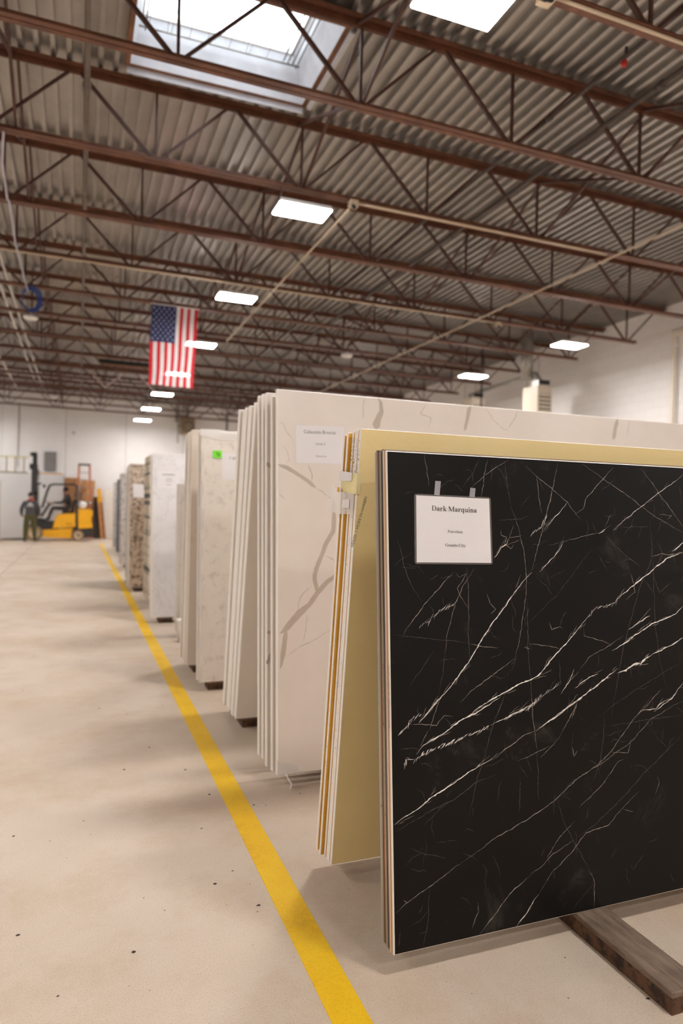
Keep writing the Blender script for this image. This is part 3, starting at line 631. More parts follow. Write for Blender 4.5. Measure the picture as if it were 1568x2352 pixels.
# ------------------------------------------------------------------ 1: black porcelain stack (leans away from the camera)
G1 = 'black porcelain slabs'
blk_edges = ['e_cream', 'e_pink', 'e_dark', 'e_green', 'e_brown', 'e_green', 'e_lilac']
blk = []
for i in range(7):
    lab = 'large black marble-look slab with white veins, foremost of all' if i == 0 else '%s thin slab edge behind the black white-veined slab' % ORD[i]
    blk.append(Slab('porcelain_sheet', lab, 0.944-(0.002 if i % 2 else 0), 1.928+i*0.0136, 0.145, 1.592+0.003*(i % 3), 3.2, 0.0122, [M['black_marble'], M[blk_edges[i]], M['e_dark'], M['edge_white'] if i == 0 else M[blk_edges[i]]], group=G1, ch=0.0032 if i == 0 else 0.0012))
b0s = blk[0]
A_ = lambda x, y: (900+x/2.3473, 1020+y/2.3473)
B_ = lambda x, y: (900+x/2.3473, 1600+y/2.3473)
VA = [ # (tone, width, points) traced on the zoomed photo; tone 2 bright, 1 mid, 0 faint
(2, 5, [(165,1479),(215,1425),(310,1310),(345,1270),(410,1180),(480,1060),(540,970),(615,865),(665,790),(720,720),(755,690)]), (2, 3.5, [(795,690),(870,610),(905,560),(925,525)]),
(2, 6, [(390,1479),(470,1420),(560,1365),(690,1295),(790,1250),(850,1170),(910,1105),(960,1050),(1010,985),(1065,920)]), (3, 3, [(1065,920),(1100,880),(1150,875),(1200,860)]), (2, 6, [(1200,860),(1215,835),(1290,770),(1390,690),(1480,615),(1540,592),(1568,582)]), (2, 5, [(1510,580),(1540,555),(1568,530)]),
(3, 3.5, [(615,1479),(680,1445),(740,1420),(800,1360),(850,1330),(900,1290)]), (2, 4, [(985,1315),(1060,1255),(1110,1235)]), (2, 7, [(860,1479),(1000,1380),(1110,1295),(1215,1210)]), (2, 10, [(1215,1235),(1260,1220),(1310,1185),(1340,1185),(1360,1160),(1400,1135)]), (2, 6, [(1400,1135),(1500,1085),(1568,1045)]),
(2, 6, [(1185,1115),(1240,1080),(1300,1035),(1340,1010),(1400,970),(1470,940),(1530,910),(1568,870)]), (2, 5, [(1275,1000),(1330,960),(1390,925)]), (2, 3, [(1190,465),(1250,410),(1340,340),(1440,260),(1505,215),(1568,165)]),
(1, 3.5, [(890,100),(870,210),(850,310),(820,420),(780,570),(755,680)]), (1, 3.5, [(1195,125),(1140,185),(1100,230),(1040,300),(1030,350),(985,380)]), (2, 3, [(945,310),(905,365),(870,400),(830,445)]), (3, 3, [(830,395),(800,450),(770,465),(745,485)]),
(1, 2.5, [(720,120),(790,180),(870,250),(940,310),(1020,410)]), (1, 2.5, [(1020,105),(1130,180),(1230,250),(1330,325),(1420,390),(1568,480)]), (1, 3, [(1340,130),(1400,210),(1470,310),(1520,380),(1568,445)]),
(2, 4, [(550,615),(590,560),(620,540),(628,510)]), (1, 3, [(628,510),(650,505),(700,490)]), (1, 3, [(585,465),(590,490),(620,500),(605,540),(640,565),(655,540)]), (1, 3.5, [(330,690),(250,780),(180,860),(130,930),(90,980),(60,1030)]), (3, 2.5, [(150,985),(175,965),(200,960),(215,935),(250,910),(265,895),(300,880),(350,850)]),
(1, 2.5, [(515,80),(495,170),(480,290)]), (1, 2.5, [(630,85),(560,130),(500,170),(430,235)]), (0, 2.5, [(470,75),(440,150),(380,230)]), (1, 2, [(175,55),(185,130),(200,230)]), (0, 2.5, [(610,90),(620,220),(640,330)]), (1, 2.5, [(640,330),(680,450),(710,570),(725,700),(720,830),(700,960),(680,1090),(660,1160),(640,1190)]),
(0, 3, [(725,830),(730,970),(735,1100),(745,1250),(755,1400),(750,1479)]), (1, 2.5, [(440,670),(380,770),(340,860),(315,950),(295,1050),(285,1130)]), (0, 2.5, [(285,1130),(265,1290),(250,1350)]), (0, 4, [(400,660),(410,760),(415,900),(410,1010),(415,1100),(420,1200)]), (1, 2.5, [(340,690),(360,720),(400,700),(350,780),(410,890)]),
(0, 2.5, [(0,1030),(130,1040),(250,1055),(420,1075)]), (1, 3, [(420,1075),(520,1095),(575,1095)]), (1, 3, [(740,1075),(820,1085),(860,1095),(905,1105)]), (1, 3, [(370,1390),(430,1330),(520,1260),(600,1200),(660,1155)]), (1, 2.5, [(920,530),(960,515),(1020,500),(1110,480)]), (2, 3.5, [(1110,480),(1135,470),(1150,455)]),
(0, 2.5, [(1130,470),(1200,545),(1270,610),(1350,670)]), (0, 3, [(1390,400),(1400,560),(1390,650),(1330,790),(1300,900),(1270,1000),(1240,1120),(1220,1250),(1195,1380),(1180,1479)]), (1, 2.5, [(1180,1080),(1100,1050),(1035,1035),(1030,990)]), (1, 2.5, [(1010,1215),(1060,1150),(1175,1085),(1250,1030)]),
(1, 3.5, [(1310,1479),(1380,1400),(1450,1320)]), (2, 4, [(1410,1440),(1510,1370),(1540,1320),(1568,1290)]), (1, 4, [(970,1479),(985,1430),(1000,1390)]), (0, 2.5, [(30,510),(60,640),(100,760),(160,850)]), (0, 2, [(10,660),(110,580)]), (0, 2.5, [(1400,480),(1420,1000),(1440,1150),(1480,1330)]), (2, 3, [(910,1350),(960,1270),(980,1210)]),
(1, 3, [(850,960),(860,1000),(905,985),(920,995)]), (0, 3, [(905,985),(920,930),(940,900)]), (1, 3, [(515,805),(525,860),(555,890),(530,915)]), (0, 2.5, [(840,545),(900,535),(930,520)]), (0, 2.5, [(740,380),(700,400),(570,410)]), (0, 2.5, [(900,1160),(910,1290),(860,1330)]), (1, 3, [(710,1095),(740,1105),(720,1090)]),
(1, 3, [(1400,610),(1450,590),(1530,600)]), (0, 2.5, [(1430,530),(1460,590),(1400,700)]), (1, 3, [(1290,700),(1310,800),(1260,840)]), (0, 3, [(1400,690),(1440,800),(1510,740)]), (0, 2.5, [(1550,220),(1560,330)]), (1, 2.5, [(1440,380),(1510,385),(1480,410)]), (0, 2.5, [(1240,450),(1380,445)]), (1, 2.5, [(780,170),(790,270),(805,380)]),
(0, 3, [(160,980),(230,920),(330,840)]), (1, 3, [(340,1300),(360,1240),(410,1190)]), (0, 3, [(560,1479),(600,1380),(620,1300)]), (0, 2, [(1100,1479),(1300,1330),(1568,1170)]), (0, 2, [(90,1310),(230,1110)]), (0, 2, [(730,970),(900,800),(1080,560)]), (0, 2, [(560,930),(680,780),(780,640)]),
]
VB = [(3, 4, [(35,200),(80,160),(110,120),(160,90)]), (2, 5, [(145,145),(200,75),(265,0)]), (2, 6, [(130,310),(160,270),(230,225),(300,180),(360,135),(440,95),(520,45),(585,0)]), (3, 4, [(65,370),(85,330),(120,345),(150,320),(200,295),(270,265),(340,240),(400,210),(470,190),(530,155)]), (2, 4, [(530,155),(600,120),(670,85),(740,50),(810,0)]),
(2, 5, [(12,690),(90,635),(160,590),(220,535),(290,495),(340,460),(420,405),(500,355),(540,340)]), (1, 4, [(540,340),(620,275),(710,210),(775,185)]), (2, 6, [(775,185),(815,155),(900,95),(1015,5)]), (1, 3, [(20,1165),(75,1115),(210,1020),(370,900)]), (1, 3.5, [(370,900),(560,760),(720,670),(860,570),(1000,440),(1100,375),(1180,295),(1260,180),(1340,75),(1400,0)]),
(1, 4, [(470,1285),(530,1205),(620,1085),(700,1000),(740,965)]), (1, 3, [(740,965),(810,910),(870,850),(980,770)]), (2, 4, [(670,1240),(735,1150),(790,1065)]), (1, 3.5, [(790,1065),(840,985),(870,940),(960,850),(1045,735),(1170,690),(1215,630),(1330,510)]), (1, 3, [(1005,600),(1060,550),(1130,480),(1220,350),(1250,340)]), (1, 2.5, [(750,0),(760,130),(780,280)]), (0, 3, [(780,280),(785,400),(790,560)]),
(1, 3.5, [(1000,30),(950,130),(910,200)]), (1, 2.5, [(910,200),(870,260),(800,330)]), (0, 3, [(1145,100),(1140,220),(1120,350),(1085,450)]), (0, 3, [(890,560),(930,690),(1000,820),(1060,930)]), (1, 3, [(1060,930),(1090,990),(1090,1135)]), (0, 3, [(1568,200),(1480,290),(1370,400),(1250,540),(1100,680),(1000,760)]), (2, 3.5, [(1345,75),(1420,65),(1440,40),(1495,10)]), (1, 2.5, [(1568,20),(1400,120),(1290,240),(1130,360),(940,480)]),
(1, 2.5, [(200,180),(230,90),(260,0)]), (0, 2.5, [(600,0),(560,110),(530,200),(500,320),(460,440),(430,580),(410,650)]), (1, 2.5, [(460,1110),(465,1160),(430,1250)]), (0, 2, [(205,1020),(190,1220),(165,1360)]), (0, 2, [(45,1270),(35,1350)]), (0, 3, [(20,730),(200,620),(330,560),(460,460),(560,420)]), (1, 2.5, [(680,345),(760,310),(850,270)]), (1, 3, [(100,150),(170,150),(240,155),(280,100),(330,110)]), (1, 2.5, [(1420,530),(1440,460),(1430,430)]), (0, 2.5, [(100,820),(180,850),(290,870)]), (0, 2, [(1090,1000),(970,1150)]), (1, 2.5, [(985,670),(900,760),(840,860),(850,900)]),
(0, 2.5, [(690,430),(685,620)]), (0, 2.5, [(1360,840),(1300,930),(1285,900)]), (1, 2.5, [(1245,610),(1300,620)]), (0, 2.5, [(1500,950),(1520,1000)]), (0, 2, [(320,560),(260,600),(170,700)]), (1, 3, [(60,1100),(80,1115)]), (1, 3, [(970,270),(980,320),(1000,290)]), (1, 3, [(1290,230),(1270,300),(1180,300)]), (0, 2, [(1568,100),(1400,120),(1150,160)])]
vm = [MB(), MB(), MB()]; sd = 0
def echelon(m, uvp, wd_, seed, lo=0.012, hi=0.03):
    """a vein broken into short slanting splinters"""
    rnd = random.Random(seed)
    for a, b in zip(uvp[:-1], uvp[1:]):
        d = math.hypot(b[0]-a[0], b[1]-a[1]); n = max(1, int(d/0.0075)); an0 = math.atan2(b[1]-a[1], b[0]-a[0])
        for i in range(n):
            t_ = (i+rnd.uniform(-.4, .4))/n; ln = rnd.uniform(lo, hi); an = an0+rnd.uniform(0.15, 0.6)
            x_, y_ = a[0]+(b[0]-a[0])*t_+rnd.uniform(-.002, .002), a[1]+(b[1]-a[1])*t_+rnd.uniform(-.002, .002); c_, s_ = math.cos(an)*ln/2, math.sin(an)*ln/2
            ribbon(m, [clampuv(b0s, (x_-c_, y_-s_)), clampuv(b0s, (x_, y_)), clampuv(b0s, (x_+c_, y_+s_))], [wd_*rnd.uniform(0.5, 1.2)]*3, -0.00036, seed*77+i, 1.0, 0.005)
for tr_, L_ in ((A_, VA), (B_, VB)):
    for tone, wd, pts in L_:
        sd += 1; uvp = [clampuv(b0s, b0s.uv(*tr_(*p))) for p in pts]
        sc = wd/2.3473/1580*2.35                          # zoom pixels to metres at that distance
        if tone == 3: echelon(vm[2], uvp, sc*0.8, sd); continue
        ribbon(vm[tone], uvp, [sc*(0.95 if tone == 2 else 0.85)]*len(uvp), -0.0003-0.00005*tone, sd, 1.0)
        if tone == 2:                                     # a few hairline companions beside the strong veins
            rnd = random.Random(sd)
            for q in range(len(uvp)):
                i = rnd.randrange(len(uvp)-1); t_ = rnd.random(); a, b = uvp[i], uvp[i+1]
                x_, y_ = a[0]+(b[0]-a[0])*t_, a[1]+(b[1]-a[1])*t_; an = math.atan2(b[1]-a[1], b[0]-a[0])+rnd.uniform(-0.25, 0.35); ln = rnd.uniform(0.02, 0.07); o_ = rnd.uniform(-0.008, 0.008)
                ribbon(vm[1], [clampuv(b0s, (x_, y_+o_)), clampuv(b0s, (x_+ln*math.cos(an), y_+o_+ln*math.sin(an)))], [sc*0.35]*2, -0.00032, sd*31+q, 1.0, 0.005)
rnd = random.Random(5)
umax = b0s.uv(1568, 1500)[0]
for i in range(60):                                       # the veining goes on past the picture's edge
    u, v_ = rnd.uniform(umax, 3.1), rnd.uniform(0.05, 1.5); an = rnd.gauss(0.65, 0.25); ln = rnd.uniform(0.1, 0.8); tone = rnd.choice((0, 0, 1, 1, 2))
    pts = [clampuv(b0s, (max(umax, u+ln*t_*math.cos(an)), v_+ln*t_*math.sin(an)+0.02*math.sin(7*t_+i))) for t_ in (0, .2, .4, .6, .8, 1)]
    ribbon(vm[tone], pts, [0.0025]*6, -0.0003, 900+i, 1.0)
for i in range(260):                                      # small faint crackle
    u, v_ = rnd.uniform(0.02, 3.1), rnd.uniform(0.05, 1.55); an = rnd.gauss(0.8, 0.9); pts = [(u, v_)]
    for q in range(rnd.randrange(4, 12)): an += rnd.gauss(0, 0.28); pts.append((pts[-1][0]+0.008*math.cos(an), pts[-1][1]+0.008*math.sin(an)))
    ribbon(vm[0], [clampuv(b0s, p) for p in pts], [0.0010]*len(pts), -0.00028, 2000+i, 1.0, 0.005)
for m, nm, mt in zip(vm, ('faint_veining', 'grey_veining', 'white_veining'), ('vein_faint', 'vein_mid', 'vein_bright')):
    o = m.build(nm, M[mt], b0s.o); o['kind'] = 'stuff'
# print along the slab ends
def edge_text(s, body, ylo, yhi, xpx, mat, name='edge_print'):
    v0, v1 = s.uv(xpx, ylo)[1], s.uv(xpx, yhi)[1]; polys, wd = sans(body); sc = (v1-v0)/wd; m = MB()
    for p in polys: m.add([(-0.0006, s.T*0.22+b*sc*1.0, v0+a*sc) for a, b in p], [tuple(range(len(p)))])
    m.build(name, mat, s.o)
edge_text(blk[0], '12MM PR17C3 DA LEV (4000pz - BIN - FORNO 3 - AGO 2022)', 1676, 1528, 895, M['ink_black'])
edge_text(blk[3], '12MM PR17C3 DA LEV (4000pz - BIN - FORNO 3 - AGO 2022)', 1672, 1525, 880, M['ink_black'])
def drips(s, v0, v1, n, mat, seed):
    rnd = random.Random(seed); m = MB()
    for i in range(n):
        v_ = rnd.uniform(v0, v1); h_ = rnd.uniform(0.002, 0.007); a = rnd.uniform(0.1, s.T*0.7); a = rnd.uniform(0.1, 0.7)*s.T; b_ = a+rnd.uniform(0.08, 0.25)*s.T
        m.add([(-0.0007, a, v_), (-0.0007, b_, v_+0.002), (-0.0007, b_, v_+h_), (-0.0007, a, v_+h_*0.8)], [(0, 1, 2, 3)])
    o = m.build('edge_mark', mat, s.o); o['kind'] = 'stuff'
drips(blk[2], 0.9, 1.5, 40, M['ink_black'], 3); drips(blk[5], 0.3, 0.7, 10, M['ink_black'], 4); drips(blk[3], 0.25, 0.7, 22, M['ink_black'], 5)
# its sign
K_ = lambda x, y: (930+x/7.127, 1090+y/7.127)
sign('laminated white printed sign taped to the black veined slab', b0s, [K_(178, 340), K_(1370, 398), K_(1405, 1445), K_(187, 1437)],
     [('Dark Marquina', *K_(430, 590), *K_(1170, 626)), ('Porcelain', *K_(693, 953), *K_(938, 963)), ('Granite City', *K_(650, 1176), *K_(985, 1186))], M['ink'], 0.0072,
     [[K_(487, 105), K_(578, 112), K_(556, 345), K_(468, 335)], [K_(1060, 215), K_(1145, 228), K_(1130, 375), K_(1042, 368)]])

# ------------------------------------------------------------------ 2: mesh-backed stack (leans towards the camera)
G2 = 'yellow mesh-backed slabs'
yel = []
for i in range(7):
    lab = 'slab with yellow mesh backing, foremost of the yellow stack' if i == 0 else '%s slab edge from the front in the yellow mesh-backed stack' % ORD[i]
    X = [0.946, 0.944, 0.946, 0.943, 0.930, 0.940, 0.932][i]
    yel.append(Slab('quartz_sheet', lab, X, 2.505+i*0.0215, -0.205, 1.695-0.002*i, 3.1, [0.016, 0.014, 0.016, 0.013, 0.013, 0.015, 0.014][i], [M['mesh_back'] if i == 0 else M['resin'], M['edge_white'], M['calacatta']], group=G2))
for i in (0, 1, 2, 3, 5): drips(yel[i], 1.52, 1.66, 30, M['ink_black'], 20+i)
for i in (1, 2, 4): drips(yel[i], 0.3, 1.4, 30, M['ink_black'], 40+i)
p0 = yel[0].uv(811, 1257); p1 = yel[0].uv(843, 1142)
lettering('back_print', 'HESIZE, 1 MORE IN HARBIN', 'sans', p0, p1, M['ink_grey'], yel[0].o, -0.0006)
# a taped paper label folded round the edges of the stack
y0s = yel[0]; a = y0s.uv(812, 1087)
t = empty('paper_tag', y0s.world(0.0, a[1], -0.001), 'cream paper tag folded round the edge of the yellow stack', 'tag'); t.rotation_euler = (y0s.th, 0, 0)
hh = a[1]-y0s.uv(812, 1135)[1]
MB().add([(0.012, -0.0012, 0), (0.012, -0.0012, -hh), (-0.004, -0.001, -hh), (-0.004, -0.001, 0), (-0.010, 0.03, -hh-0.004), (-0.010, 0.034, 0), (-0.026, 0.10, -hh*0.96), (-0.026, 0.10, -0.0)], [(0, 1, 2, 3), (3, 2, 4, 5), (5, 4, 6, 7)]).build('cream_flap', plain('cream paper', srgb(226, 212, 160), 0.6), t)
MB().add([(-0.012, 0.03, 0), (-0.012, 0.03, -hh*0.4), (-0.031, 0.115, -hh*0.5), (-0.031, 0.115, 0)], [(0, 1, 2, 3)]).build('white_flap', M['paper'], t)
t = empty('plastic_tag', y0s.world(0.0, a[1]-hh, -0.001), 'clear plastic tag taped across the yellow stack below the cream tag', 'tag'); t.rotation_euler = (y0s.th, 0, 0)
MB().add([(-0.008, 0.012, 0.0), (-0.008, 0.012, -0.075), (-0.03, 0.085, -0.085), (-0.03, 0.085, 0.0), (-0.045, 0.15, -0.085), (-0.045, 0.15, 0.02)], [(0, 1, 2, 3), (3, 2, 4, 5)]).build('plastic_pocket', M['wrap'], t)
MB().add([(-0.016, 0.03, -0.02), (-0.016, 0.03, -0.055), (-0.030, 0.07, -0.06), (-0.028, 0.07, -0.03)], [(0, 1, 2, 3)]).build('white_insert', M['paper'], t)
MB().add([(-0.034, 0.09, 0.015), (-0.034, 0.09, -0.003), (-0.037, 0.108, -0.003), (-0.037, 0.108, 0.015)], [(0, 1, 2, 3)]).build('yellow_sticker', M['resin'], t)

# ------------------------------------------------------------------ 3: cream stack with tan veins
G3 = 'cream tan-veined slabs'
cal = []
for i, (X, Y) in enumerate(((0.985, 3.430), (0.974, 3.490), (0.962, 3.560), (0.972, 3.680), (0.966, 3.745))):
    lab = 'tall cream slab with tan branching veins, foremost of its stack' if i == 0 else '%s slab from the front in the cream tan-veined stack' % ORD[i]
    cal.append(Slab('quartz_sheet', lab, X, Y, 0.17+0.004*i, 2.035-(0.03 if i == 1 else 0)+0.012*(i > 2), 3.25, 0.03, [M['calacatta'], M['edge_white'], M['taupe']], group=G3, ch=0.004))
c0 = cal[0]
CZ = lambda x, y: (400+x/3.4087, 860+y/3.4087); DZ = lambda x, y: (400+x/3.4087, 1300+y/3.4087); PX_ = lambda x, y: (x, y)
vt, vth = MB(), MB()
thick = [(CZ, [(815,705),(880,730),(930,760),(980,790),(1040,830),(1080,865),(1112,892)], [26, 34, 30, 30, 32, 30, 6]), (CZ, [(1240,985),(1250,1060),(1250,1150),(1245,1230),(1190,1320),(1165,1390),(1130,1470),(1098,1560)], [10, 26, 36, 36, 34, 30, 34, 34]),
 (DZ, [(1120,20),(1098,60),(1097,110),(1110,160),(1115,215)], [34, 36, 34, 32, 26]), (DZ, [(1330,30),(1275,75),(1200,120),(1120,210),(1060,300),(980,370),(920,440),(870,500),(828,532)], [40, 40, 34, 40, 36, 50, 46, 40, 10]), (DZ, [(875,500),(865,600),(850,700),(830,805)], [34, 34, 34, 14]),
 (PX_, [(868, 905), (874, 925), (876, 945), (868, 962), (862, 985)], [6, 9, 11, 16, 20]), (PX_, [(1081, 924), (1077, 940), (1072, 965), (1066, 990)], [11, 10, 9, 8]), (PX_, [(1418, 956), (1413, 980), (1408, 1010)], [11, 12, 12])]
for f_, pts, ws in thick:
    z_ = 1.0 if f_ is PX_ else 3.4087
    sd += 1; ribbon(vt, [clampuv(c0, c0.uv(*f_(*p)), 0.005) for p in pts], [w_/z_/1580*3.9 for w_ in ws], -0.0004-0.00004*(sd % 9), sd, 0.4, 0.02)
thin = [(CZ, 4, [(815,370),(850,380),(880,450),(940,530)]), (CZ, 5, [(1045,705),(1080,780),(1075,830),(1060,850)]), (CZ, 4, [(1110,890),(1180,935),(1240,985)]), (CZ, 5, [(1490,160),(1480,250),(1475,350)]), (CZ, 4, [(1175,1420),(1230,1440),(1280,1480)]), (DZ, 4, [(1080,150),(1010,210),(970,290),(975,360)]), (DZ, 4, [(1040,370),(1030,480),(1010,600)]), (DZ, 4, [(870,715),(1000,620),(1060,600),(1240,490)]),
 (PX_, 1.3, [(1115,935),(1130,962),(1155,985),(1170,990)]), (PX_, 1.3, [(1190,940),(1180,965),(1165,985)]), (PX_, 1.3, [(980,925),(965,950),(990,960),(985,985)]), (PX_, 1.3, [(1445,962),(1440,1000)]), (CZ, 4, [(820,930),(870,980)]), (CZ, 3, [(840,560),(880,590),(900,660),(880,700)])]
for f_, w_, pts in thin:
    sd += 1; z_ = 1.0 if f_ is PX_ else 3.4087
    ribbon(vth, [clampuv(c0, c0.uv(*f_(*p)), 0.005) for p in pts], [w_/z_/1580*3.9]*len(pts), -0.0003, sd, 1.0)
rnd = random.Random(9)
for i in range(7):
    u, v_ = rnd.uniform(0.35, 2.8), rnd.uniform(0.1, 1.2); pts = [(u, v_)]
    for q in range(6): pts.append((pts[-1][0]+rnd.uniform(-0.06, 0.12), pts[-1][1]+rnd.uniform(0.05, 0.13)))
    ribbon(vt, [clampuv(c0, p, 0.005) for p in pts], [0.02]*7, -0.0004, 3000+i, 0.4, 0.02)
vt.build('broad_vein', M['vein_tan'], c0.o)['kind'] = 'stuff'; vth.build('hairline_vein', M['vein_thin'], c0.o)['kind'] = 'stuff'
for s_, pts, wd in ((cal[2], [(612, 1062), (622, 1075)], 0.022), (cal[2], [(611, 1453), (624, 1452)], 0.02), (cal[2], [(613, 1525), (623, 1500)], 0.02), (cal[4], [(599, 1052), (606, 1056)], 0.02)):
    m = MB(); ribbon(m, [clampuv(s_, s_.uv(*p), 0.003) for p in pts], [wd]*2, -0.0004, 77, 0.4, 0.01); m.build('broad_vein', M['vein_tan'], s_.o)
P_ = lambda x, y: (660+x/7.127, 950+y/7.127)
sign('white printed sheet on the tall cream tan-veined slab', c0, [P_(130, 185), P_(925, 215), P_(932, 830), P_(140, 806)], [('Calacatta Brescia', *P_(265, 322), *P_(785, 340)), ('Level 2', *P_(462, 512), *P_(615, 518)), ('Granite City', *P_(460, 708), *P_(635, 714))], M['ink_grey'], 0, [], None, 'sans')
cl = c0.uv(655, 1783)
MB().tube([(cl[0], -0.004, 0.01), (cl[0]+0.01, -0.02, -0.02), (cl[0]+0.025, -0.03, -0.045), (cl[0]+0.015, -0.04, -0.065)], 0.006, 6).build('plastic_strip', M['wrap'], c0.o)
MB().add([(0.0, -0.002, 0.0), (0.10, -0.004, 0.006), (0.13, -0.003, 0.03), (0.05, -0.005, 0.06), (0.0, -0.003, 0.075)], [(0, 1, 2, 3, 4)]).build('plastic_wrap', M['wrap'], c0.o)

# ------------------------------------------------------------------ further stacks
def stack(desc, n, X, Y, pitch, lean, H, L, T, mats, first, dl=0.0, jx=0.006, seed=0, name='stone_sheet'):
    rnd = random.Random(seed); out = []
    for i in range(n):
        lab = first if i == 0 else '%s slab from the front in the %s' % (ORD[i], desc)
        out.append(Slab(name, lab, X+(rnd.uniform(-jx, jx) if i else 0), Y+i*pitch, lean+dl*i, H-(rnd.uniform(0, 0.012) if i else 0), L, T, mats, group=desc, ch=0.004))
    return out
s4 = stack('leaning stack of thin white-edged slabs with taupe backs', 6, 0.982, 4.43, 0.068, -0.375, 2.05, 3.2, 0.056, [M['taupe'], M['edge_white'], M['calacatta']], 'taupe slab back in shade left of the cream veined slab', 0.012, 0.010, 1)
s5 = stack('beige speckled stack in plastic wrap', 4, 0.908, 5.42, 0.045, 0.165, 2.00, 3.0, 0.03, [M['beige_stone'], M['edge_warm'], M['beige_plain']], 'beige speckled slab with a green note and white sheet', 0, 0.008, 2)
s6 = stack('stack with brown-stained beige backs', 5, 0.897, 6.04, 0.088, -0.03, 2.045, 3.0, 0.03, [M['beige_plain'], M['edge_warm'], M['beige_stone']], 'beige slab back with a brown stain, behind the wrapped slab', -0.015, 0.006, 3)
s6b = stack('low grey-white pair', 2, 1.018, 7.68, 0.09, 0.05, 1.63, 2.6, 0.03, [M['pale_grey'], M['edge_warm'], M['pale_grey']], 'low pale grey slab right of the white marble slab', 0, 0.004, 4)
s7 = stack('white grey-veined marble stack', 4, 0.853, 8.69, 0.075, 0.33, 2.07, 3.0, 0.03, [M['white_marble'], M['edge_warm'], M['white_marble']], 'white marble slab with grey veins and a white sheet', 0, 0.004, 5)
s8 = stack('white stack with black clouded spots', 7, 0.958, 10.35, 0.115, 0.16, 2.14, 3.0, 0.03, [M['spot_granite'], M['spot_granite'], M['spot_granite']], 'white granite slab with black spots left of the white marble', 0, 0.012, 6, 'granite_sheet')
s9 = stack('brown granite stack', 5, 0.800, 11.95, 0.12, 0.40, 2.12, 3.0, 0.03, [M['brown_granite'], M['edge_warm'], M['brown_granite']], 'brown and black mottled granite slab with a white sheet', 0, 0.004, 7, 'granite_sheet')
s10 = stack('thin grey stack behind the brown granite', 5, 0.85, 13.25, 0.14, 0.16, 2.10, 2.9, 0.03, [M['pale_grey'], M['pale_grey'], M['pale_grey']], 'thin grey slab directly behind the brown granite stack', 0, 0.012, 8)
s11 = stack('grey mottled granite stack', 4, 0.905, 16.5, 0.14, 0.38, 2.14, 2.9, 0.03, [M['grey_granite'], M['grey_granite'], M['grey_granite']], 'grey mottled granite slab beyond the brown granite', 0, 0.006, 9, 'granite_sheet')
s12 = stack('dark blue-grey stack', 4, 1.03, 20.6, 0.16, 0.30, 2.12, 2.9, 0.03, [M['dark_stone'], M['dark_stone'], M['dark_stone']], 'dark blue-grey slab beyond the grey mottled granite', 0, 0.006, 10)
s13 = stack('farthest pale grey stack of the row', 3, 1.035, 23.1, 0.18, 0.30, 2.10, 2.9, 0.03, [M['grey_granite'], M['pale_grey'], M['pale_grey']], 'pale grey slab, farthest of the row along the yellow line', 0, 0.006, 11)
# plastic film over the beige block
b5 = s5[0]; m = MB(); N = 26; v = []
rnd = random.Random(3)
for i in range(N+1):
    u = -0.004+3.0*i/N; d = 0.035+0.03*abs(math.sin(i*0.9))+rnd.uniform(0, 0.02)
    for yy, zz in ((-0.003-0.004*math.sin(i*1.7), 2.0-d), (-0.006, 1.985), (-0.002, 2.012+0.006*math.sin(i*2.3)), (0.016, 2.014+0.005*math.sin(i*1.9)), (0.031, 2.002)): v.append((u, yy, zz))
m.add(v, [(i*5+j, (i+1)*5+j, (i+1)*5+j+1, i*5+j+1) for i in range(N) for j in range(4)], True); m.build('plastic_wrap', M['wrap'], b5.o)
m = MB(); v = []
for i in range(41):
    z_ = 2.0*i/40; v += [(0.012+0.006*math.sin(i*1.3), -0.004, z_), (-0.006-0.008*max(0, math.sin(i*0.55)), 0.002, z_), (-0.005, 0.031, z_)]
m.add(v, [(i*3+j, i*3+j+1, (i+1)*3+j+1, (i+1)*3+j) for i in range(40) for j in range(2)], True); m.build('plastic_wrap', M['wrap'], b5.o)
# papers on the further slabs
sign('white sheet beside a green note on the beige slab', b5, [(509, 1040), (560, 1043), (560, 1103), (510, 1101)], [('Calacatta', 526, 1055, 566, 1057)], M['ink_grey'], 0, [])
q = [b5.uv(*p) for p in ((488, 1035), (509, 1035), (509, 1052), (489, 1052))]; o0 = q[3]
t = empty('sticky_note', b5.world(o0[0], o0[1], -0.002), 'bright green sticky note on the beige speckled slab', 'note'); t.rotation_euler = (b5.th, 0, 0)
MB().add([(a-o0[0], -0.001 if i < 2 else -0.006, b-o0[1]) for i, (a, b) in enumerate(q)]+[(a-o0[0], 0.0, b-o0[1]) for a, b in q], [(3, 2, 1, 0), (4, 5, 6, 7), (0, 1, 5, 4), (1, 2, 6, 5), (2, 3, 7, 6), (3, 0, 4, 7)]).build('note', plain('green paper', srgb(120, 226, 40), 0.6, 0, 0.03), t)
m = MB(); wv_ = q[1][0]-q[0][0]; hv_ = q[0][1]-q[3][1]
for i in range(4): ribbon(m, [(wv_*(0.28+0.04*i+0.5*j/5), hv_*(0.78-0.16*i+0.05*math.sin(j*2.2+i))) for j in range(5-(i == 0)*2)], [0.004]*(5-(i == 0)*2), -0.0085, 50+i, 0.4)
m.build('scribble', M['ink_black'], t)
sign('white sheet on the white grey-veined marble slab', s7[0], [(362, 1081), (413, 1084), (412, 1122), (361, 1121)], [], M['ink_grey'], 0)
sg7 = [o for o in bpy.data.objects if o.get('label') == 'white sheet on the white grey-veined marble slab'][0]; s7s = s7[0]; o7 = s7s.uv(361, 1121)
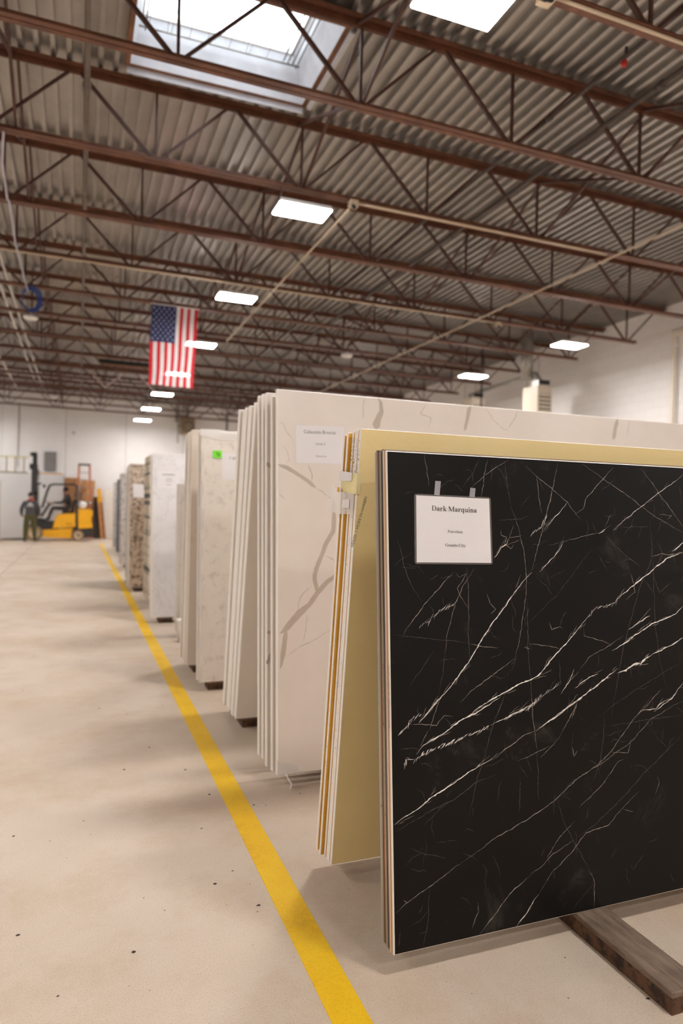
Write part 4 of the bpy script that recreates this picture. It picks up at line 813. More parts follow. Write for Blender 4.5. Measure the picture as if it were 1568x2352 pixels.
for x0_, x1_, yy_ in ((372, 402, 1090), (380, 396, 1100), (380, 396, 1105), (381, 394, 1113)):
    a_, b_ = s7s.uv(x0_, yy_), s7s.uv(x1_, yy_+0.6); m = MB(); ribbon(m, [(a_[0]-o7[0], a_[1]-o7[1]), (b_[0]-o7[0], b_[1]-o7[1])], [0.010 if yy_ == 1090 else 0.006]*2, -0.0014, int(yy_), 0.4); m.build('print_line', M['ink_grey'], sg7)
sign('white sheet on the brown granite slab', s9[0], [(305, 1111), (330, 1113), (330, 1143), (306, 1142)], [], M['ink_grey'])

# ------------------------------------------------------------------ timber bearers under the stacks
k = NT('weathered timber'); co = k.coord((1, 0.12, 1)); n = k.noise(co, 40, 6, 0.7); r = k.ramp(n, 'Fac', [(0.3, srgb(92, 74, 60)), (0.5, srgb(124, 104, 88)), (0.75, srgb(152, 132, 114))])
co2 = k.coord(); n2 = k.noise(co2, 6, 5); r2 = k.ramp(n2, 'Fac', [(0.35, GREY(0.55)), (0.6, GREY(1))]); k.col(k.mix(r.outputs['Color'], r2.outputs['Color'], 0.7, 'MULTIPLY')); k.rough(0.8); k.bump(n.outputs['Fac'], 0.5, 0.004); M['timber'] = k.m
M['rust_side'] = speckle('rusty brown side', srgb(96, 66, 42), srgb(46, 32, 24), 22, 0.45, 0.6, rough=0.85)
def bearer(X, Y0, Y1, label, wd=0.13, h_=0.07):
    t = empty('timber_bearer', (X, Y0, 0), label, 'timber', 'timber bearers under the slabs')
    MB().bbox((0, 0, 0.052), (wd, Y1-Y0, h_), 0.004).build('plank', M['timber'], t)
    MB().box((0.003, 0.002, 0), (wd-0.003, Y1-Y0-0.002, 0.052)).build('rusty_channel', M['rust_side'], t)
bearer(1.645, 1.515, 2.80, 'weathered brown timber sticking out under the black slab')
bearer(3.45, 1.60, 2.80, 'hidden second timber under the black slab stack')
def beds(sl, nm, off=0.09, wd=0.17):
    y0_ = min(s.loc.y for s in sl)+0.03; y1_ = max(s.loc.y+s.T for s in sl)+0.02
    bearer(sl[0].loc.x+off, y0_, y1_, 'dark timber block under the near end of the %s' % nm, wd)
    bearer(sl[0].loc.x+2.1, y0_, y1_, 'timber block under the far end of the %s' % nm, wd)
for sl, nm, off in ((cal, 'cream veined stack', 0.30), (s4, 'white-edged leaning stack', 0.05), (s5, 'beige wrapped stack', 0.07), (s6, 'brown-stained stack', 0.06), (s6b, 'low grey-white pair', 0.10), (s7, 'white marble stack', 0.09), (s8, 'black-spotted stack', 0.1), (s9, 'brown granite stack', 0.08), (s10, 'thin grey stack', 0.1), (s11, 'grey granite stack', 0.1), (s12, 'dark blue-grey stack', 0.1), (s13, 'farthest pale stack', 0.1)):
    beds(sl, nm, off)

# ================================================================== RIGHT WALL
P0 = at_x(1548, 775, 11.5)
t = empty('downspout', (11.5, P0.y, 0), 'cream square downpipe with an elbow on the right wall', 'pipe')
CRM = plain('cream paint', srgb(226, 216, 202), 0.5, 0, 0.04)
MB().box((-0.035, -0.035, 0), (0.035, 0.035, 5.22)).build('shaft', CRM, t)
MB().prism([(-0.04, 5.22), (0.04, 5.22), (0.04, 5.33), (0.0, 5.35), (-0.04, 5.31)], -0.45, 0.04).build('elbow', CRM, t)
for z in (1.2, 3.0, 5.0): MB().box((-0.045, -0.045, z), (0.099, 0.045, z+0.05)).build('strap', M['white'], t)
M['heater_tan'] = plain('tan enamel', srgb(198, 184, 166), 0.45, 0, 0.06)
def heater(name, X, Y, z, wx, dy, hz, label, flue=True):
    t = empty(name, (X, Y, z), label, 'heater', 'unit heaters hung near the walls')
    body = MB().bbox((0, 0, 0), (wx, dy, hz), 0.02).build('cabinet', M['heater_tan'], t)
    MB().box((wx*0.12, -0.006, hz*0.10), (wx*0.88, 0.002, hz*0.72)).build('grille_back', M['black'], body)
    for i in range(5): MB().box((wx*0.10, -0.018, hz*(0.09+0.135*i)), (wx*0.90, -0.004, hz*(0.09+0.135*i)+0.05)).build('louvre', M['heater_tan'], body)
    for i in range(1, 4): MB().box((wx*(0.12+0.19*i)-0.006, -0.012, hz*0.10), (wx*(0.12+0.19*i)+0.006, 0, hz*0.72)).build('grille_bar', M['heater_tan'], body)
    MB().bbox((wx*0.08, 0.02, hz), (wx*0.85, dy*0.5, hz+0.13), 0.01).build('vent_hood', M['galv'], t)
    MB().box((wx*0.10, 0.012, hz+0.02), (wx*0.82, 0.022, hz+0.11)).build('vent_slot', M['black'], t)
    for sx in (0.04, wx-0.04): MB().tube([(sx, dy*0.8, hz-0.01), (sx, dy*0.8, roof(ROOF_Z, X)-z+0.01)], 0.008, 6).build('hanger', M['galv'], t)
    if flue:
        r_ = 0.15; top = roof(ROOF_Z, X)-z
        MB().tube([(0.0, dy*0.75, hz+0.22), (0.0, dy*0.75, top+0.01)], r_, 18).build('flue', M['galv'], t)
        MB().tube([(0.0, dy*0.75, hz+0.30), (wx*0.5, dy*0.65, hz+0.30), (wx*0.62, dy*0.60, hz+0.18), (wx*0.62, dy*0.60, hz-0.01)], r_*0.7, 14).build('flue_elbow', M['galv'], t)
    return t
heater('unit_heater', 10.30, 13.88, 3.86, 0.42, 0.62, 0.72, 'tan unit heater with louvres and a grey flue by the right wall')
h2 = heater('unit_heater', 10.15, 16.60, 4.10, 0.42, 0.60, 0.56, 'small pale unit heater beyond the one with the grey flue', False)
MB().tube([(0.3, 0.3, 0.75), (0.3, -1.9, 0.78)], 0.055, 12).build('exhaust_pipe', M['galv'], h2)
tag(MB().beam((10.05, 16.0, 4.0), (10.05, 16.0, roof(ROOF_Z, 10)), 0.03, 0.03).build('support_rod', M['black']), 'thin dark rod beside the small pale unit heater', 'rod')
# back wall unit
t = empty('unit_heater', (4.12, 30.9, 4.62), 'brown unit heater high on the back wall right of the lamps', 'heater', 'unit heaters hung near the walls')
MB().bbox((0, 0, 0), (0.62, 0.5, 0.72), 0.03).build('cabinet', plain('dull brown enamel', srgb(150, 128, 100), 0.5), t)
MB().lathe((0.32, 0.01, 0.34), (0, -1, 0), [(0, 0.24), (0.03, 0.24), (0.03, 0.20), (0.0, 0.19)], 20).build('fan_ring', M['black'], t)
for i in range(4): MB().box((0.10, -0.02, 0.12+i*0.14), (0.54, 0.0, 0.145+i*0.14)).build('guard_bar', M['galv'], t)
MB().tube([(-0.1, 0.2, -0.4), (-0.1, 0.2, roof(ROOF_Z, 4)-4.62)], 0.02, 8).build('gas_pipe', M['black'], t)
MB().tube([(-0.1, 0.2, 0.35), (0.02, 0.2, 0.35)], 0.02, 8).build('gas_pipe', M['black'], t)
MB().box((-0.22, 0.15, 0.55), (-0.06, 0.35, roof(ROOF_Z, 4)-4.62)).build('flue', M['galv'], t)
MB().tube([(0.3, 0.25, 0.70), (0.3, 0.25, roof(ROOF_Z, 4)-4.62)], 0.06, 10).build('flue', M['galv'], t)
pipe('conduit', 'thin brown conduit up the back wall above the ladder', 'conduit', [(-2.41, YB-0.03, 2.9), (-2.41, YB-0.03, 5.6)], 0.013, M['pipe'], couplings=[((-2.41, YB-0.03, 4.6), (0, 0, 1), 0.16)])
pipe('conduit', 'thin dark pipe up the back wall right of the brown heater', 'conduit', [(6.3, YB-0.03, 0), (6.3, YB-0.03, 5.6)], 0.03, M['black'])
t = empty('motion_sensor', (-0.28, YB, 4.45), 'tiny grey sensor on the white back wall', 'sensor')
MB().lathe((0, 0, 0), (0, -1, 0), [(0, 0.05), (0.04, 0.05), (0.07, 0.03)], 12).build('body', M['galv'], t); MB().box((-0.07, -0.012, -0.07), (0.07, 0, 0.07)).build('plate', M['white'], t)

# ================================================================== FAR END OF THE AISLE
Z5 = lambda x, y: (x/5.2267, 980+y/5.2267)
# white partition with things on it
PW = plain('white painted board', srgb(222, 220, 220), 0.6, 0, 0.03, 1)
t = empty('storage_booth', (-4.6, 30.3, 0), 'low white partition box against the back wall behind the forklift', 'partition')
for i in range(3): MB().box((i*1.327+0.004, 0, 0.0), ((i+1)*1.327-0.004, 0.04, 2.60)).build('panel', PW, t)
MB().box((3.94, 0.04, 0), (3.98, 1.28, 2.60)).build('end_panel', PW, t)
MB().box((0, 0.04, 2.55), (3.94, 1.28, 2.60)).build('deck', PW, t)
M['wood'] = plain('raw timber', srgb(206, 160, 104), 0.7, 0, 0.2, 12)
tag(MB().bbox((-1.66, 30.32, 2.60), (-0.66, 30.60, 2.66), 0.006).build('wood_plank', M['wood']), 'tan wooden plank on top of the white partition', 'plank')
a = at_y(102, 1037, 31.55); b_ = at_y(129, 1083, 31.55)
t = empty('electrical_cabinet', (a.x, 31.6, b_.z), 'flat grey metal cabinet on the back wall above the partition', 'cabinet')
wd, hg = b_.x-a.x, a.z-b_.z
MB().box((0, -0.12, 0), (wd, 0, hg)).build('body', plain('grey enamel', srgb(134, 130, 128), 0.5, 0, 0.05), t); dr = MB().box((0.015, -0.135, 0.015), (wd-0.015, -0.121, hg-0.015)).build('door', plain('grey enamel door', srgb(128, 124, 122), 0.5, 0, 0.05), t)
MB().box((wd-0.07, -0.15, hg*0.45), (wd-0.05, -0.135, hg*0.55)).build('handle', M['black'], dr)
# ladder lying on edge on the partition
LM = plain('pale fibreglass', srgb(206, 200, 160), 0.5)
t = empty('ladder', (-4.5, 30.55, 2.60), 'pale yellowish ladder lying on its side on the white partition', 'ladder')
for z in (0.036, 0.66): MB().beam((0, 0, z), (2.55, 0, z), 0.03, 0.07).build('rail', LM, t)
for i in range(8): MB().beam((0.15+0.32*i, 0, 0.03), (0.15+0.32*i, 0, 0.66), 0.09, 0.045, (1, 0, 0)).build('rung', plain('dull brass', srgb(160, 140, 96), 0.5) if i == 0 else bpy.data.materials['dull brass'], t)
tag(MB().beam((-3.1, 30.36, 2.62), (-1.95, 30.36, 2.62), 0.05, 0.035).build('metal_bar', M['pipe_dark']), 'dark bar lying in front of the ladder on the partition', 'bar')
# forklift, side-on, facing left
FKY = 28.15
def fk(x, y, Y=FKY): p = at_y(*Z5(x, y), Y); return (p.x, max(p.z, 0))
FYEL = plain('forklift yellow', srgb(240, 174, 8), 0.4, 0, 0.06); FDK = plain('forklift dark grey', srgb(48, 46, 46), 0.5, 0, 0.15)
ox = fk(700, 1300)[0]
fl_ = empty('forklift', (ox, FKY, 0), 'yellow counterbalance forklift seen from the side at the aisle end', 'forklift')
def fpoly(pts): return [(fk(*p)[0]-ox, fk(*p)[1]) for p in pts]
W_ = 1.05
MB().prism(fpoly([(515, 1240), (865, 1222), (850, 1340), (515, 1330)]), 0.02, W_-0.02).build('chassis', FYEL, fl_)
hood = MB().prism(fpoly([(690, 1050), (905, 1040), (905, 1200), (630, 1222), (655, 1120)]), 0.03, W_-0.03).build('hood', FYEL, fl_)
cw = MB().prism(fpoly([(937, 990), (1085, 995), (1110, 1005), (1115, 1065), (1098, 1085), (1100, 1160), (1112, 1175), (1110, 1215), (942, 1225)]), 0.03, W_-0.03).build('counterweight', FYEL, fl_)
MB().prism(fpoly([(880, 1215), (1105, 1218), (1100, 1325), (1000, 1335), (880, 1300)]), 0.10, W_-0.10).build('rear_axle_housing', FDK, fl_)
MB().prism(fpoly([(415, 1130), (470, 1095), (520, 1110), (560, 1160), (625, 1160), (630, 1222), (515, 1240), (440, 1215)]), 0.03, W_-0.03).build('floor_plate', FDK, fl_)
a = fk(700, 1280); b_ = fk(415, 1200); MB().box((b_[0]-ox, 0.25, 0.25), (a[0]-ox, W_-0.25, 0.75)).build('frame', FDK, fl_)
def wheel(cx, cy, rp, label=None):
    c = fk(cx, cy); r_ = rp/5.2267/1580*26.6
    for yy, sg in ((0.0, -1), (W_, 1)):
        y_ = yy+(0.0 if sg < 0 else -0.24); w0 = MB().lathe((c[0]-ox, y_, r_), (0, 1, 0), [(0, r_*0.62), (0, r_*0.62), (0.0, r_*0.93), (0.0, r_*0.93), (0.03, r_), (0.03, r_), (0.21, r_), (0.21, r_), (0.24, r_*0.93), (0.24, r_*0.93), (0.24, r_*0.62)], 28).build('wheel', plain('dusty tyre', srgb(150, 122, 92), 0.8, 0, 0.1), fl_)
        MB().lathe((c[0]-ox, y_-0.008 if sg < 0 else y_+0.248, r_), (0, sg, 0), [(0.0, r_*0.64), (0.012, r_*0.62), (0.012, r_*0.62), (-0.02, r_*0.42), (-0.02, r_*0.42), (-0.015, r_*0.2)], 24).build('rim', plain('cream rim', srgb(214, 190, 156), 0.6), w0)
        MB().lathe((c[0]-ox, y_-0.008 if sg < 0 else y_+0.248, r_), (0, sg, 0), [(-0.016, r_*0.2), (0.02, r_*0.18), (0.02, r_*0.18), (0.03, r_*0.1)], 14).build('hub', M['black'], w0)
wheel(410, 1285, 90); wheel(937, 1313, 64)
gd = lambda pts, r_: [MB().tube([(fk(*p)[0]-ox, yy, fk(*p)[1]) for p in pts], r_, 8) for yy in (0.08, W_-0.08)]
for m in gd([(497, 975), (560, 770), (592, 700), (640, 688), (890, 690), (925, 715)], 0.028): m.build('overhead_guard', FDK, fl_)
for m in gd([(925, 700), (922, 1000), (917, 1215)], 0.05): m.build('guard_post', FDK, fl_)
g0, g1 = fk(640, 690), fk(890, 692)
for i in range(6): xx = g0[0]+(g1[0]-g0[0])*i/5-ox; MB().tube([(xx, 0.08, g0[1]), (xx, W_-0.08, g0[1])], 0.018, 6).build('guard_bar', FDK, fl_)
# mast: two rails each side, crossbars, cylinders, carriage and forks
mt, mbm = fk(405, 300), fk(405, 1150)
for yy in (0.22, W_-0.22):
    MB().box((fk(372, 600)[0]-ox, yy-0.05, 0.1), (fk(450, 600)[0]-ox, yy+0.05, fk(400, 500)[1])).build('mast_rail', FDK, fl_)
    MB().box((fk(385, 600)[0]-ox, yy-0.03, 0.3), (fk(430, 600)[0]-ox, yy+0.03, mt[1])).build('inner_mast_rail', M['black'], fl_)
MB().box((fk(348, 600)[0]-ox, 0.17, fk(400, 505)[1]), (fk(440, 600)[0]-ox, W_-0.17, fk(400, 440)[1])).build('mast_crossbar', M['black'], fl_)
MB().box((fk(352, 600)[0]-ox, 0.17, fk(400, 345)[1]), (fk(385, 600)[0]-ox, W_-0.17, fk(400, 305)[1])).build('mast_crossbar', M['black'], fl_)
MB().box((fk(380, 600)[0]-ox, 0.17, fk(400, 820)[1]), (fk(445, 600)[0]-ox, W_-0.17, fk(400, 780)[1])).build('mast_crossbar', M['black'], fl_)
MB().tube([(fk(455, 600)[0]-ox, 0.5, 0.4), (fk(455, 600)[0]-ox, 0.5, fk(455, 520)[1])], 0.035, 10).build('lift_cylinder', M['galv'], fl_)
MB().tube([(fk(440, 685)[0]-ox, 0.10, fk(440, 685)[1]), (fk(500, 682)[0]-ox, 0.10, fk(500, 682)[1])], 0.035, 8).build('lamp_bracket', M['black'], fl_)
MB().lathe((fk(530, 712)[0]-ox+0.05, 0.10, fk(530, 712)[1]), (-1, 0, 0), [(0, 0.03), (0.03, 0.06), (0.09, 0.07), (0.1, 0.05)], 12).build('headlamp', M['black'], fl_)
cx0 = fk(365, 1150)[0]-ox
MB().box((cx0-0.06, 0.12, 0.12), (cx0, W_-0.12, 0.22)).build('carriage', M['black'], fl_); MB().box((cx0-0.06, 0.12, 0.48), (cx0, W_-0.12, 0.58)).build('carriage', M['black'], fl_)
for yy in (0.25, W_-0.37): MB().prism([(cx0-0.06, 0.60), (cx0-0.10, 0.60), (cx0-0.10, 0.09), (cx0-1.05, 0.05), (cx0-1.05, 0.03), (cx0-0.06, 0.04)], yy, yy+0.12).build('fork', M['black'], fl_)
# seat, steering, tank
s0, s1 = fk(700, 1040), fk(880, 1040)
seat = MB().bbox((s0[0]-ox+0.12, 0.28, s0[1]-0.02), (s1[0]-ox, 0.78, s0[1]+0.10), 0.03).build('seat', M['blackrubber'], fl_)
MB().prism([(s1[0]-ox-0.10, s1[1]+0.06), (s1[0]-ox+0.02, s1[1]+0.06), (s1[0]-ox+0.08, s1[1]+0.52), (s1[0]-ox-0.02, s1[1]+0.52)], 0.30, 0.76).build('seat_back', M['blackrubber'], fl_)
st0, st1 = fk(485, 1080), fk(590, 925)
MB().tube([(st0[0]-ox, 0.52, st0[1]), (st1[0]-ox, 0.52, st1[1])], 0.05, 10).build('steering_column', FDK, fl_)
ax = Vector((st1[0]-st0[0], 0, st1[1]-st0[1])).normalized(); u_ = Vector((0, 1, 0)); v_ = ax.cross(u_); ce = Vector((st1[0]-ox, 0.52, st1[1]))
MB().tube([ce+(u_*math.cos(q*math.pi/10)+v_*math.sin(q*math.pi/10))*0.17 for q in range(21)], 0.014, 8, cap=False).build('steering_wheel', M['black'], fl_)
tk = fk(990, 940); MB().lathe((tk[0]-ox, 0.12, tk[1]), (0, 1, 0), [(0, 0.05), (0.02, 0.13), (0.06, 0.155), (0.68, 0.155), (0.72, 0.13), (0.74, 0.05)], 20).build('gas_cylinder', M['white'], fl_)
tk = fk(1040, 925); MB().lathe((tk[0]-ox+0.1, 0.30, tk[1]+0.02), (0, 1, 0), [(0, 0.03), (0.02, 0.07), (0.3, 0.07), (0.32, 0.03)], 14).build('air_filter', M['galv'], fl_)
polys, wdt = sans('YALE'); q0, q1 = fk(790, 1178), fk(868, 1174); sc_ = (q1[0]-q0[0])/wdt; m = MB()
for p in polys: m.add([(q0[0]-ox+x_*sc_, 0.028, q0[1]+y_*sc_) for x_, y_ in p], [tuple(range(len(p)))])
m.build('maker_lettering', M['ink_black'], hood)

# ------------------------------------------------------------------ people
def figure(joints, bones, mats, matidx, root='pelvis', sub=2):
    """one continuous skinned body: joints name -> (x, y, z, radius)"""
    names = list(joints); me = bpy.data.meshes.new('person'); me.from_pydata([joints[n][:3] for n in names], [(names.index(a), names.index(b)) for a, b in bones], [])
    ob = bpy.data.objects.new('person', me); C.objects.link(ob)
    sk_ = ob.modifiers.new('skin', 'SKIN'); sk_.use_smooth_shade = True; sk_.branch_smoothing = 0.4
    for n, d in zip(names, me.skin_vertices[0].data):
        r_ = joints[n][3]; d.radius = r_ if isinstance(r_, tuple) else (r_, r_); d.use_root = (n == root)
    sb = ob.modifiers.new('sub', 'SUBSURF'); sb.levels = sub; sb.render_levels = sub
    dg = bpy.context.evaluated_depsgraph_get(); out = bpy.data.meshes.new_from_object(ob.evaluated_get(dg)); bpy.data.objects.remove(ob); bpy.data.meshes.remove(me)
    out.materials.clear()
    for m_ in mats: out.materials.append(m_)
    segs = [(Vector(joints[a][:3]), Vector(joints[b][:3]), matidx(a, b)) for a, b in bones]
    for p in out.polygons:
        best = None
        for A, B, mi_ in segs:
            d = B-A; t_ = max(0, min(1, (p.center-A).dot(d)/max(d.dot(d), 1e-9))); q = (p.center-A-d*t_).length
            if best is None or q < best[0]: best = (q, mi_)
        p.material_index = best[1]; p.use_smooth = True
    return out
SKIN = plain('skin', srgb(190, 138, 112), 0.6, 0, 0.05); HOOD = plain('dark grey hoodie', srgb(72, 70, 74), 0.85, 0, 0.12, 20); OLIVE = plain('olive trousers', srgb(78, 76, 42), 0.85, 0, 0.15, 20)
SHOE = plain('black shoes', srgb(34, 32, 32), 0.6); JACK = plain('black jacket', srgb(52, 48, 52), 0.8, 0, 0.12, 20); DPANT = plain('charcoal trousers', srgb(62, 58, 60), 0.85, 0, 0.12, 20); HAIR = plain('dark hair', srgb(48, 36, 30), 0.8)
def hand(J, Bn, side, wrist, d, out_, prefix):
    """palm and five bent fingers; d = direction of the hand, out_ = thumb side"""
    w0 = Vector(J[wrist][:3]); d = Vector(d).normalized(); o_ = Vector(out_).normalized(); nrm = d.cross(o_)
    p = prefix; J[p+'palm'] = (*(w0+d*0.055), 0.034); Bn.append((wrist, p+'palm'))
    for f, (off, ln) in enumerate(((0.030, 0.066), (0.010, 0.074), (-0.010, 0.070), (-0.030, 0.056))):
        a = w0+d*0.095+o_*off; b = a+d*ln*0.55+nrm*0.008; c = b+d*ln*0.35+nrm*0.026
        J[p+'k%d' % f] = (*a, 0.0105); J[p+'m%d' % f] = (*b, 0.0095); J[p+'t%d' % f] = (*c, 0.008)
        Bn += [(p+'palm', p+'k%d' % f), (p+'k%d' % f, p+'m%d' % f), (p+'m%d' % f, p+'t%d' % f)]
    a = w0+d*0.045+o_*0.042; b = a+d*0.03+o_*0.018+nrm*0.01
    J[p+'k4'] = (*a, 0.012); J[p+'t4'] = (*b, 0.010); Bn += [(p+'palm', p+'k4'), (p+'k4', p+'t4')]
# the man standing with his back to us
pf = at_z(60, 1243, 0); PYs = 27.3; px_ = at_y(69, 1200, PYs).x
J = {'pelvis': (0, 0, 0.95, (0.18, 0.135)), 'waist': (0, 0.0, 1.06, (0.185, 0.135)), 'chest': (0, 0.01, 1.30, (0.20, 0.14)), 'neckbase': (0.0, 0.02, 1.46, (0.13, 0.095)), 'neck': (0.01, 0.05, 1.54, 0.06), 'head': (0.015, 0.09, 1.64, (0.082, 0.095)), 'crown': (0.015, 0.09, 1.73, (0.066, 0.075)), 'nose': (0.015, 0.185, 1.63, 0.014), 'earl': (-0.07, 0.09, 1.64, 0.014), 'earr': (0.10, 0.09, 1.64, 0.014)}
Bn = [('pelvis', 'waist'), ('waist', 'chest'), ('chest', 'neckbase'), ('neckbase', 'neck'), ('neck', 'head'), ('head', 'crown'), ('head', 'nose'), ('head', 'earl'), ('head', 'earr')]
for s_, nm in ((-1, 'l'), (1, 'r')):
    J.update({'sh'+nm: (0.20*s_, 0.0, 1.42, 0.088), 'el'+nm: (0.285*s_, -0.02, 1.14, 0.074), 'wr'+nm: (0.275*s_, 0.10, 0.94, 0.044)})
    Bn += [('chest', 'sh'+nm), ('sh'+nm, 'el'+nm), ('el'+nm, 'wr'+nm)]; hand(J, Bn, s_, 'wr'+nm, (-0.35*s_, 0.8, -0.25), (0.3*s_, 0.3, 0.9), 'H'+nm)
    J.update({'hip'+nm: (0.10*s_, 0.0, 0.86, 0.125), 'kn'+nm: (0.135*s_, 0.02, 0.50, 0.095), 'an'+nm: (0.160*s_, -0.01, 0.10, 0.07), 'toe'+nm: (0.18*s_, 0.15, 0.035, 0.034), 'heel'+nm: (0.165*s_, -0.06, 0.035, 0.035)})
    Bn += [('pelvis', 'hip'+nm), ('hip'+nm, 'kn'+nm), ('kn'+nm, 'an'+nm), ('an'+nm, 'toe'+nm), ('an'+nm, 'heel'+nm)]
def mi1(a, b):
    if a.startswith(('head', 'neck')) and b in ('head', 'crown', 'nose', 'earl', 'earr', 'neck'): return 0 if b != 'neck' else 1
    if b.startswith('H') or a.startswith('H'): return 0
    if b.startswith(('toe', 'heel')): return 3
    if b.startswith(('kn', 'an', 'hip')): return 2
    return 1
body = figure(J, Bn, [SKIN, HOOD, OLIVE, SHOE], mi1)
pm = link('person', body); pm.location = (px_, PYs, 0); pm.scale = (1.03, 1.0, 1.02)
tag(pm, 'person in dark grey hoodie and olive trousers standing before the forklift, seen from behind', 'person')
cap = MB().lathe((0.015, 0.085, 1.635), (0, 0, 1), [(0, 0.104), (0.05, 0.106), (0.11, 0.095), (0.15, 0.06), (0.165, 0.01)], 18).build('cap', M['black'], pm)
MB().tube([(0.11*math.cos(q*math.pi/8)+0.005, 0.035+0.085*math.sin(q*math.pi/8), 1.50+0.012*math.cos(q)) for q in range(17)], 0.022, 8, cap=False).build('red_collar', M['red'], pm)
m = MB(); m.add([(0.075*math.cos(q*math.pi/8), -0.128, 1.33+0.055*math.sin(q*math.pi/8)) for q in range(9)], [tuple(range(9))]); m.add([(-0.11, -0.128, 1.275), (0.11, -0.128, 1.275), (0.10, -0.128, 1.30), (-0.10, -0.128, 1.30)], [(0, 1, 2, 3)]); m.build('back_logo', MW, pm)
# the driver on the forklift seat
def dj(x, y, dy=0.0): a = fk(x, y, FKY+0.5); return Vector((a[0]-ox, dy, a[1]))
zs = s0[1]+0.10
sx_ = s1[0]-ox-0.17
J = {'pelvis': (sx_, 0.53, zs+0.12, (0.14, 0.15)), 'waist': (sx_, 0.53, zs+0.26, (0.15, 0.16)), 'chest': (sx_-0.03, 0.53, zs+0.46, (0.15, 0.19)), 'neckbase': (sx_-0.06, 0.53, zs+0.60, (0.085, 0.11)), 'neck': (sx_-0.085, 0.53, zs+0.67, 0.058), 'head': (sx_-0.12, 0.53, zs+0.77, (0.092, 0.08)), 'crown': (sx_-0.11, 0.53, zs+0.86, (0.075, 0.066)), 'nose': (sx_-0.22, 0.53, zs+0.76, 0.014), 'earl': (sx_-0.10, 0.445, zs+0.77, 0.013), 'earr': (sx_-0.10, 0.615, zs+0.77, 0.013)}
Bn = [('pelvis', 'waist'), ('waist', 'chest'), ('chest', 'neckbase'), ('neckbase', 'neck'), ('neck', 'head'), ('head', 'crown'), ('head', 'nose'), ('head', 'earl'), ('head', 'earr')]
wx, wz = ce.x, ce.z
for s_, nm in ((-1, 'l'), (1, 'r')):
    yb = 0.53+0.19*s_
    J.update({'sh'+nm: (sx_-0.03, yb, zs+0.55, 0.085), 'el'+nm: (sx_-0.24, yb+0.04*s_, zs+0.30, 0.066), 'wr'+nm: (wx+0.13, 0.53+0.15*s_, wz+0.04, 0.036)})
    Bn += [('chest', 'sh'+nm), ('sh'+nm, 'el'+nm), ('el'+nm, 'wr'+nm)]; hand(J, Bn, s_, 'wr'+nm, (-1, 0, -0.15), (0, -s_, 0.6), 'H'+nm)
    kx = wx+0.10; J.update({'hip'+nm: (sx_-0.03, 0.53+0.10*s_, zs+0.09, 0.105), 'kn'+nm: (kx, 0.53+0.14*s_, zs+0.10, 0.08), 'an'+nm: (kx-0.14, 0.53+0.13*s_, zs-0.32, 0.045), 'toe'+nm: (kx-0.32, 0.53+0.14*s_, zs-0.37, 0.034), 'heel'+nm: (kx-0.09, 0.53+0.13*s_, zs-0.38, 0.034)})
    Bn += [('pelvis', 'hip'+nm), ('hip'+nm, 'kn'+nm), ('kn'+nm, 'an'+nm), ('an'+nm, 'toe'+nm), ('an'+nm, 'heel'+nm)]
drv = link('person', figure(J, Bn, [SKIN, JACK, DPANT, SHOE], mi1)); drv.location = fl_.location
tag(drv, 'person in black jacket sitting on the forklift and holding its wheel', 'person')
hd = Vector(J['head'][:3]); MB().lathe(hd+Vector((0.015, 0, 0.02)), (0.15, 0, 1), [(-0.06, 0.075), (-0.02, 0.096), (0.05, 0.098), (0.10, 0.085), (0.135, 0.05), (0.145, 0.01)], 16).build('hair', HAIR, drv)
# cardboard boxes, step ladder
CB = plain('cardboard', srgb(196, 146, 98), 0.8, 0, 0.08, 4); TAPE = plain('brown tape', srgb(214, 176, 130), 0.4)
def carton(x0_, x1_, y0_, y1_, z0_, z1_, label):
    t = empty('cardboard_box', (x0_, y0_, z0_), label, 'box', 'cardboard boxes behind the forklift')
    w_, d_, h_ = x1_-x0_, y1_-y0_, z1_-z0_
    MB().box((0, 0, 0), (w_, d_, h_-0.006)).build('carton', CB, t)
    for a_, b_ in ((0, d_/2-0.003), (d_/2+0.003, d_)): MB().box((0, a_, h_-0.006), (w_, b_, h_)).build('flap', CB, t)
    MB().box((w_/2-0.03, -0.0015, h_*0.75), (w_/2+0.03, 0, h_)).build('tape_strip', TAPE, t)
carton(-0.60, 0.02, 30.55, 31.2, 0, 1.22, 'bottom cardboard box behind the forklift guard'); carton(-0.57, 0.0, 30.55, 31.2, 1.22, 1.90, 'middle cardboard box behind the forklift driver'); carton(-0.57, 0.03, 30.5, 31.2, 1.90, 2.50, 'topmost cardboard box left of the orange step ladder')
carton(0.12, 0.60, 30.75, 31.3, 0, 1.1, 'lower cardboard box behind the step ladder'); carton(0.10, 0.58, 30.75, 31.3, 1.1, 2.05, 'upright cardboard box behind the step ladder'); carton(0.06, 0.60, 30.72, 31.3, 2.05, 2.42, 'small cardboard box at the top right of the step ladder')
OR = plain('orange fibreglass', srgb(190, 110, 78), 0.5)
t = empty('step_ladder', (0.17, 29.95, 0), 'orange fibreglass step ladder standing behind the forklift', 'ladder')
Ht = 3.02
for sx in (-1, 1):
    MB().beam((sx*0.30, -0.10, 0), (sx*0.20, 0.20, Ht), 0.035, 0.08).build('front_rail', OR, t); MB().beam((sx*0.28, 0.42, 0), (sx*0.19, 0.26, Ht), 0.03, 0.05).build('rear_rail', OR, t)
for i in range(1, 10):
    f = i/10; MB().box((-(0.30-0.10*f), -0.10+0.30*f-0.03, Ht*f-0.02), (0.30-0.10*f, -0.10+0.30*f+0.06, Ht*f+0.01)).build('step', M['galv'], t)
MB().bbox((-0.24, 0.10, Ht-0.02), (0.24, 0.34, Ht+0.05), 0.02).build('top_cap', M['black'], t)
